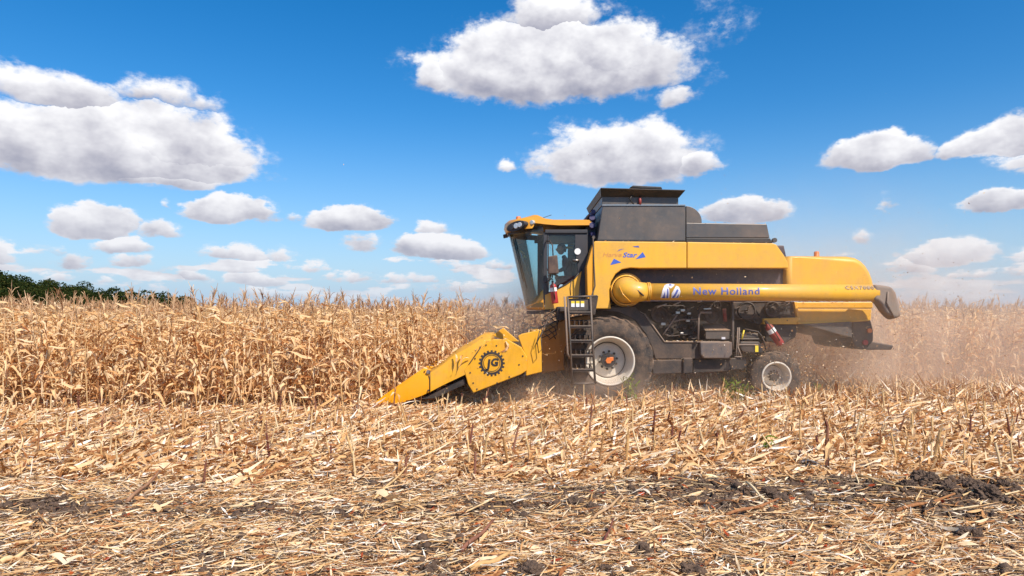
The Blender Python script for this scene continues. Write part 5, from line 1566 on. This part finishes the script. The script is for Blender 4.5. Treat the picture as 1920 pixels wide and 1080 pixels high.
# broken stalks lying about, each one its own
def lying(pa, pb, r0, mat, label, lift=.03, rise=.0):
    a = G(*pa); b = G(*pb)
    a.z += lift; b.z += lift + rise
    mb = MB(); n = 7
    pts = [a.lerp(b, i / (n - 1)) + Vector((0, 0, .012 * math.sin(i * 1.3))) for i in range(n)]
    rad = [r0 * (1.0 - .35 * i / (n - 1)) * (1.25 if i in (2, 4) else 1) for i in range(n)]
    mb.tube(pts, rad, 8, True)
    root = mb.build('broken_stalk', M[mat], None, a); root.location = a
    tag(root, label, 'broken stalk', 'broken stalks lying on the straw')
    for j in range(3):
        me = SH[rnd.randrange(6)]
        c = bpy.data.objects.new('sheath', me); COL.objects.link(c); c.parent = root
        c.location = (b - a) * (.35 + .25 * j); c.rotation_euler = (rnd.uniform(-.5, .5), 1.0, math.atan2(b.y - a.y, b.x - a.x) + rnd.uniform(-.3, .3))
    return root
lying((238, 945), (300, 905), .017, 'dark_stalk', 'dark purple broken stalk lying slanted at the left of the bare soil', .03, .08)
lying((700, 940), (770, 890), .012, 'stalk', 'long slender broken stalk leaning up before the soil strip', .02, .10)
lying((865, 1040), (925, 990), .017, 'dark_stalk', 'brown banded broken stalk slanting in the lower centre', .03, .05)
lying((1110, 978), (1165, 950), .014, 'dark_stalk', 'reddish broken stalk slanting right of centre', .03, .06)
lying((1132, 1022), (1150, 998), .010, 'dark_stalk', 'short reddish stalk with a whitish frayed top at the lower right of centre', .02, .10)
lying((1850, 900), (1919, 960), .016, 'stalk', 'orange tan broken stalk at the right edge of the view', .04, .03)
lying((1360, 975), (1460, 948), .015, 'stalk', 'pale broken stalk crossing the bare soil at the right', .04, .02)
lying((1610, 905), (1692, 930), .014, 'stalk', 'pale straight stalk lying across the dark soil ridge', .05, .02)
lying((1280, 940), (1330, 958), .015, 'stalk', 'short tan stalk at the left end of the bare strip', .03, .02)
lying((430, 955), (620, 938), .016, 'stalk', 'long pale stalk lying flat on the left soil strip', .03, .01)
lying((880, 1075), (955, 1050), .022, 'stalk', 'pale fibrous stalk at the bottom edge near the centre', .03, .02)
lying((1680, 965), (1790, 938), .016, 'stalk', 'whitish split stalk lying in the straw at the right', .04, .01)
lying((0, 1062), (48, 1045), .022, 'stalk', 'golden stalk at the bottom left corner', .03, .01)
lying((1400, 925), (1448, 955), .012, 'stalk', 'thin stalk propped against the clod on the bare strip', .09, -.05)
# curled leaves big enough to point at
def big_leaf(px, py, L, W_, az, label, seed, tint='leaf', mat=None):
    q = G(px, py); r_ = random.Random(seed); V = []; n = 9
    d = Vector((math.cos(az), math.sin(az), 0)); s0 = Vector((-d.y, d.x, 0))
    for i in range(n + 1):
        s = i / n; w = W_ * .5 * math.sin(math.pi * min(.98, s * .9 + .07)) ** .6
        c = d * (L * (s - .5)) + s0 * (.09 * L * math.sin(s * 5 + seed)) + Vector((0, 0, .035 + .05 * abs(math.sin(s * 4.2 + seed))))
        t = .7 * math.sin(s * 4 + seed * 1.7); sv = s0 * math.cos(t) + Vector((0, 0, 1)) * math.sin(t)
        V += [c - sv * w + Vector((0, 0, .3 * w)), c, c + sv * w + Vector((0, 0, .3 * w))]
    Fc = [(i * 3 + j, i * 3 + j + 1, i * 3 + j + 4, i * 3 + j + 3) for i in range(n) for j in range(2)]
    o = obj('fallen_leaf', mesh_from('fallen_leaf', V, Fc, True), M[mat or 'leaf']); o.location = q
    tag(o, label, 'fallen leaf', 'big curled leaves on the straw')
big_leaf(728, 950, .34, .10, -.5, 'large golden curled leaf lying before the soil strip left of centre', 1, mat='husk')
big_leaf(770, 966, .26, .05, .1, 'narrow brown leaf touching the large golden curled leaf', 2)
big_leaf(205, 885, .45, .09, -.9, 'broad pale leaf lying on the stubble at the left', 3, mat='husk')
big_leaf(330, 880, .55, .10, .5, 'long folded leaf beside the dark purple stalk', 4)
big_leaf(900, 850, .5, .11, .4, 'broad tan leaf folded over in the stubble near the centre', 5, mat='husk')
big_leaf(1110, 880, .5, .10, -.2, 'broad leaf lying right of the thin pale stub', 6)
big_leaf(120, 1066, .30, .055, .1, 'wide golden leaf at the bottom left of the view', 7, mat='husk')
big_leaf(310, 965, .3, .06, -.2, 'small curled leaf on the left soil strip', 8)
big_leaf(1560, 930, .34, .06, .1, 'white husk leaf lying on the bare soil at the right', 9, mat='husk')
big_leaf(1690, 850, .30, .12, .3, 'cupped brown leaf in the stubble at the right', 10)
big_leaf(1030, 868, .5, .1, .2, 'long arched leaf on the stubble right of the centre', 11)
big_leaf(465, 905, .4, .09, .9, 'tan leaf lying right of the reddish lone stalk', 12)

# leaves and stalks caught on the header
def caught(px, py, Y, L, rot, lb, i):
    q = P(px, py, Y)
    o = bpy.data.objects.new('corn_leaf', LEAVES[i]); link(o); o.location = q; o.rotation_euler = rot; s_ = L / .6; o.scale = (s_, s_, s_)
    tag(o, lb, 'corn leaf', 'loose leaves caught on the header')
caught(852, 664, HY - .02, .42, (0, .3, -.9), 'dark curled leaf hanging over the divider hood', 5)
caught(868, 668, HY - .02, .40, (.2, .5, -2.0), 'bent leaf beside the curled one on the divider hood', 9)
caught(925, 634, HY + .04, .5, (0, .9, -.2), 'long dry leaf lying along the top of the side panel', 7)
caught(948, 640, HY - .02, .55, (.3, 1.15, -.05), 'dry leaf sloping down the side panel above the gear emblem', 3)
caught(880, 672, HY - .03, .35, (0, -.2, -2.4), 'small leaf in the slot before the side panel', 11)
caught(955, 618, HY + .3, .6, (0, .2, 2.8), 'upright dry leaf on the back of the header', 4)
caught(800, 690, HY, .3, (0, .2, 2.0), 'shred of husk on the joint of the divider nose', 8)
caught(1000, 620, HY + .3, .5, (.1, .3, 2.6), 'dry leaf draped over the header end plate', 2)

# ---------------------------------------------------------------- green weeds
def weed(px, py, Y, h, n, label):
    q = P(px, py, Y); q.z = float(gh(q.x, q.y)); root = empty('green_weed', q); tag(root, label, 'weed', 'green weeds by the wheels')
    r_ = random.Random(int(px))
    stem = MB()
    for k in range(4):
        a = r_.uniform(0, 6.28); stem.tube([Vector((0, 0, 0)), Vector((math.cos(a) * .1 * h, math.sin(a) * .1 * h, h * .5)), Vector((math.cos(a) * .35 * h, math.sin(a) * .3 * h, h * r_.uniform(.7, 1)))], .006, 4)
    stem.build('stem', M['green'], root)
    for k in range(n):
        me = leaf_mesh(2000 + k + int(px), L=r_.uniform(.1, .24), W_=r_.uniform(.02, .045), nseg=4); me.materials.append(M['green'])
        o = bpy.data.objects.new('leaf', me); link(o, root); a = r_.uniform(0, 6.28); rr_ = r_.uniform(0, .3) * h
        o.location = (math.cos(a) * rr_, math.sin(a) * rr_, r_.uniform(.05, .95) * h); o.rotation_euler = (r_.uniform(-.5, .5), r_.uniform(-.4, .4), r_.uniform(0, 6.28))
weed(1180, 735, 13.95, .62, 34, 'green weed growing against the front wheel')
weed(1372, 745, 14.1, .55, 44, 'largest green weed in front of the rear wheel')
weed(1395, 748, 14.0, .45, 30, 'green weed close beside the rear tyre')
weed(1535, 745, 15.0, .35, 26, 'low green weed behind the rear wheel')
weed(1440, 845, 9.2, .16, 14, 'small green weed in the stubble on the right')

# ---------------------------------------------------------------- distant wood
def mat_leafy():
    m = bpy.data.materials.new('tree_leaves'); m.use_nodes = True; t = NT(m.node_tree); t.n.clear()
    o = t.new('ShaderNodeOutputMaterial'); g_ = t.new('ShaderNodeNewGeometry')
    tc = t.new('ShaderNodeTexCoord').outputs['Object']
    f = t.m('ADD', t.m('MULTIPLY', g_.outputs['Random Per Island'], .6), t.m('MULTIPLY', t.noise(tc, .25, 3, .6), .55), clamp=True)
    c = t.ramp(f, [(.15, (.012, .021, .009)), (.5, (.022, .036, .011)), (.75, (.042, .055, .014)), (.95, (.085, .075, .02))])
    d = t.new('ShaderNodeBsdfDiffuse'); t.l.new(c, d.inputs[0]); tl = t.new('ShaderNodeBsdfTranslucent'); t.l.new(c, tl.inputs[0])
    mx = t.new('ShaderNodeMixShader'); mx.inputs[0].default_value = .2; t.l.new(d.outputs[0], mx.inputs[1]); t.l.new(tl.outputs[0], mx.inputs[2]); t.l.new(mx.outputs[0], o.inputs[0])
    return m
M['tree'] = mat_leafy()
def crown_np(c, rx, rz, n, size):
    k = 9
    lob = nr.normal(0, 1, (k, 3)); lob /= np.linalg.norm(lob, axis=1)[:, None]; lob *= np.array([rx, rx, rz]) * .55
    lr = nr.uniform(.38, .62, k) * rx
    w = nr.integers(0, k, n); d = nr.normal(0, 1, (n, 3)); d /= np.linalg.norm(d, axis=1)[:, None]
    p = lob[w] + d * (lr[w] * nr.uniform(.75, 1.08, n))[:, None] * np.array([1, 1, rz / rx])
    p += np.array(c)
    a = nr.normal(0, 1, (n, 3)); a /= np.linalg.norm(a, axis=1)[:, None]; b = np.cross(a, nr.normal(0, 1, (n, 3))); b /= np.linalg.norm(b, axis=1)[:, None]
    s = nr.uniform(.5, 1.2, n)[:, None] * size
    q = np.stack([p - a * s, p - b * s * .7, p + a * s, p + b * s * .7], 1)
    return q.reshape(-1, 3)
def wood_pos(t):
    """along the receding edge of the wood"""
    return Vector((-100 - 160 * t, 110 + 380 * t, 0)).lerp(Vector((-100, 110, 0)), 0)
Vs = []
tks = MB()
prof = [(-60, 504), (0, 511.5), (40, 516), (80, 524), (125, 532), (165, 536), (204, 543)]
x = -60
while x < 203:
    for a, b in zip(prof, prof[1:]):
        if a[0] <= x <= b[0]: top = a[1] + (b[1] - a[1]) * (x - a[0]) / (b[0] - a[0])
    Ht = rnd.uniform(10.5, 13.5)
    Yd = (11.9 - CH) * F / (HOR - top) * rnd.uniform(.98, 1.04)
    q = P(x, 0, Yd); rx = rnd.uniform(3.6, 5.4)
    n = int(1500 * 165 / Yd) + 500
    Vs.append(crown_np((q.x, q.y, Ht - rx * .95), rx, rx * .95, int(n * 1.3), .27 * max(1, Yd / 200)))
    Vs.append(crown_np((q.x + 2, q.y - 1.5, Ht * .48), 6.2, Ht * .36, n, .30 * max(1, Yd / 200)))
    tks.rod((q.x, q.y, 0), (q.x, q.y, Ht - 4), .3, 6)
    x += rx * .42 / Yd * F
co = np.concatenate(Vs); fc_ = np.arange(len(co)).reshape(-1, 4)
o = obj('distant_wood', np_mesh('distant_wood', co, fc_), M['tree']); tag(o, 'dark green wood on the skyline behind the standing corn at the left', kind='stuff')
tk = tks.build('wood_trunks', M['bark'], o)
tk['kind'] = 'stuff'
for px, top, wpx, Yd, lb in ((228, 532, 58, 250, 'round dark green tree standing apart at the end of the wood'), (268, 540, 66, 330, 'low dark green tree right of the round tree on the skyline'),
                            (306, 548, 64, 400, 'small far tree, second from the right end of the wood'), (342, 554, 56, 470, 'smallest far tree at the right end of the wood')):
    q = P(px, 0, Yd); Ht = CH + (HOR - top) / F * Yd; rx = wpx * .5 / F * Yd
    root = empty('oak_tree', (q.x, q.y, 0)); tag(root, lb, 'tree', 'trees at the end of the wood')
    rz = min(rx, Ht * .5)
    v = crown_np((0, 0, Ht - rz * .98), rx * .95, rz * .95, 3200, .30 * Yd / 200)
    v = np.concatenate([v, crown_np((0, 0, 3.0), rx * .9, 3.0, 600, .30 * Yd / 200)])
    me = np_mesh('crown', v, np.arange(len(v)).reshape(-1, 4)); obj('crown', me, M['tree'], root)
    MB().rod((0, 0, 0), (0, 0, Ht - rz), .35, 8).build('trunk', M['bark'], root)

# ---------------------------------------------------------------- dust and flying chaff
def mat_dust():
    m = bpy.data.materials.new('dust'); m.use_nodes = True; t = NT(m.node_tree); t.n.clear()
    o = t.new('ShaderNodeOutputMaterial'); v = t.new('ShaderNodeVolumePrincipled')
    v.inputs['Color'].default_value = (.96, .79, .63, 1); v.inputs['Anisotropy'].default_value = 0.1
    tc = t.new('ShaderNodeTexCoord').outputs['Object']
    n = t.mr(t.noise(t.v('ADD', tc, (0, 0, 0)), .75, 5, .62, .6), .36, .66, .12, 1.7)
    tot = None
    #            centre            radii            density
    for c, r_, d in (((6.3, 17.0, .6), (3.2, 2.0, 1.4), .23), ((10.8, 17.6, .7), (5.2, 3.2, 1.7), .22), ((2.4, 14.1, .10), (2.1, .75, .42), .42),
                     ((7.2, 15.4, 2.3), (3.6, 2.0, 2.0), .11), ((.0, 16.4, 1.6), (1.2, 1.7, .9), .38), ((.6, 13.9, .1), (1.4, .6, .45), .35), ((7.4, 16.2, 1.2), (1.3, 1.0, .8), .30), ((2.8, 15.0, 1.3), (2.2, .8, .8), .10)):
        q = t.v('DIVIDE', t.v('SUBTRACT', tc, c), r_)
        e = t.m('MULTIPLY', t.m('EXPONENT', t.m('MULTIPLY', t.v('DOT_PRODUCT', q, q), -1.0)), d)
        tot = e if tot is None else t.m('ADD', tot, e)
    dens = t.m('MULTIPLY', t.m('MAXIMUM', t.m('SUBTRACT', tot, .008), 0.0), n)
    t.l.new(dens, v.inputs['Density']); t.l.new(v.outputs[0], o.inputs['Volume'])
    return m
o = MB().box(-3.5, 22, 12.4, 27, -.5, 6.2).build('dust_cloud', mat_dust())
tag(o, 'tan dust thrown up round the wheels and behind the combine', kind='stuff')
n = 24000
c = nr.choice(5, n, p=[.60, .22, .10, .065, .015])
cen = np.array([[5.75, 15.3, .70], [7.5, 16, .8], [7.8, 15.5, 1.4], [-.2, 14.6, 1.2], [5.0, 15.0, 3.0]])[c]; sg = np.array([[.65, .6, .36], [1.6, 1.2, .55], [2.0, 1.2, .9], [.5, .8, .4], [3.2, .9, 1.1]])[c]
p = cen + nr.normal(0, 1, (n, 3)) * sg; p = p[(p[:, 2] > .05)]; n = len(p)
a = nr.normal(0, 1, (n, 3)); a /= np.linalg.norm(a, axis=1)[:, None]; b = np.cross(a, nr.normal(0, 1, (n, 3))); b /= np.linalg.norm(b, axis=1)[:, None]
s = nr.gamma(1.8, .0040, n)[:, None] + .0035
v = np.stack([p - a * s, p - b * s * .45, p + a * s, p + b * s * .45], 1).reshape(-1, 3)
o = obj('flying_chaff', np_mesh('flying_chaff', v, np.arange(len(v)).reshape(-1, 4)), M['litter'])
tag(o, 'bits of chaff blown out behind the combine', kind='stuff')

# bits of straw lodged on the machine's ledges
Vs = []
def ledge(x0, y0, x1, y1, Y0, Y1, n):
    for _ in range(n):
        t_ = rnd.random(); q = P(x0 + (x1 - x0) * t_, y0 + (y1 - y0) * t_, rnd.uniform(Y0, Y1)); q.z += .006 + rnd.random() * .008
        L = rnd.uniform(.02, .10); w = rnd.uniform(.003, .010); a = rnd.uniform(0, 6.28); u = Vector((math.cos(a), math.sin(a), rnd.gauss(0, .25))) * L * .5
        v = Vector((-math.sin(a), math.cos(a), rnd.gauss(0, .5))) * w
        Vs.extend([q - u, q + v, q + u, q - v])
ledge(1250, 640, 1370, 640, YB + .13, YB + .23, 90); ledge(1224, 675, 1283, 674, YB + .12, YB + .3, 30)
ledge(1322, 619, 1368, 619, YB + .11, YB + .3, 24); ledge(1386, 624.5, 1422, 624.5, YB + .16, YB + .3, 14)
ledge(911, 642, 950, 636, HY, HY + .09, 26); ledge(950, 636, 988, 668, HY, HY + .09, 22); ledge(806, 694, 884, 640, HY + .1, HY + .4, 40)
ledge(976, 629, 1014, 618, HY + .1, HY + .2, 12); ledge(870, 672, 905, 648, HY - .01, HY + .02, 12)
ledge(1117, 452, 1450, 456, YB + .02, YB + .1, 26); ledge(1288, 417.5, 1438, 420, TY0, TY0 + .2, 14)
ledge(1048, 576.5, 1062, 576.5, LY + .4, LY + .8, 12); ledge(1160, 524, 1190, 524, YB - .02, YB + .2, 10); ledge(1495, 566, 1630, 566, YB + .3, YB + .36, 16)
for yy_ in (584, 610, 637, 664.5, 691.5): ledge(1070, yy_, 1108, yy_, LY, LY + .24, 7)
me = np_mesh('straw_bits', np.array([v[:] for v in Vs]), np.arange(len(Vs)).reshape(-1, 4))
tag(obj('straw_bits', me, M['litter']), 'bits of straw lodged on the ledges of the combine', kind='stuff')
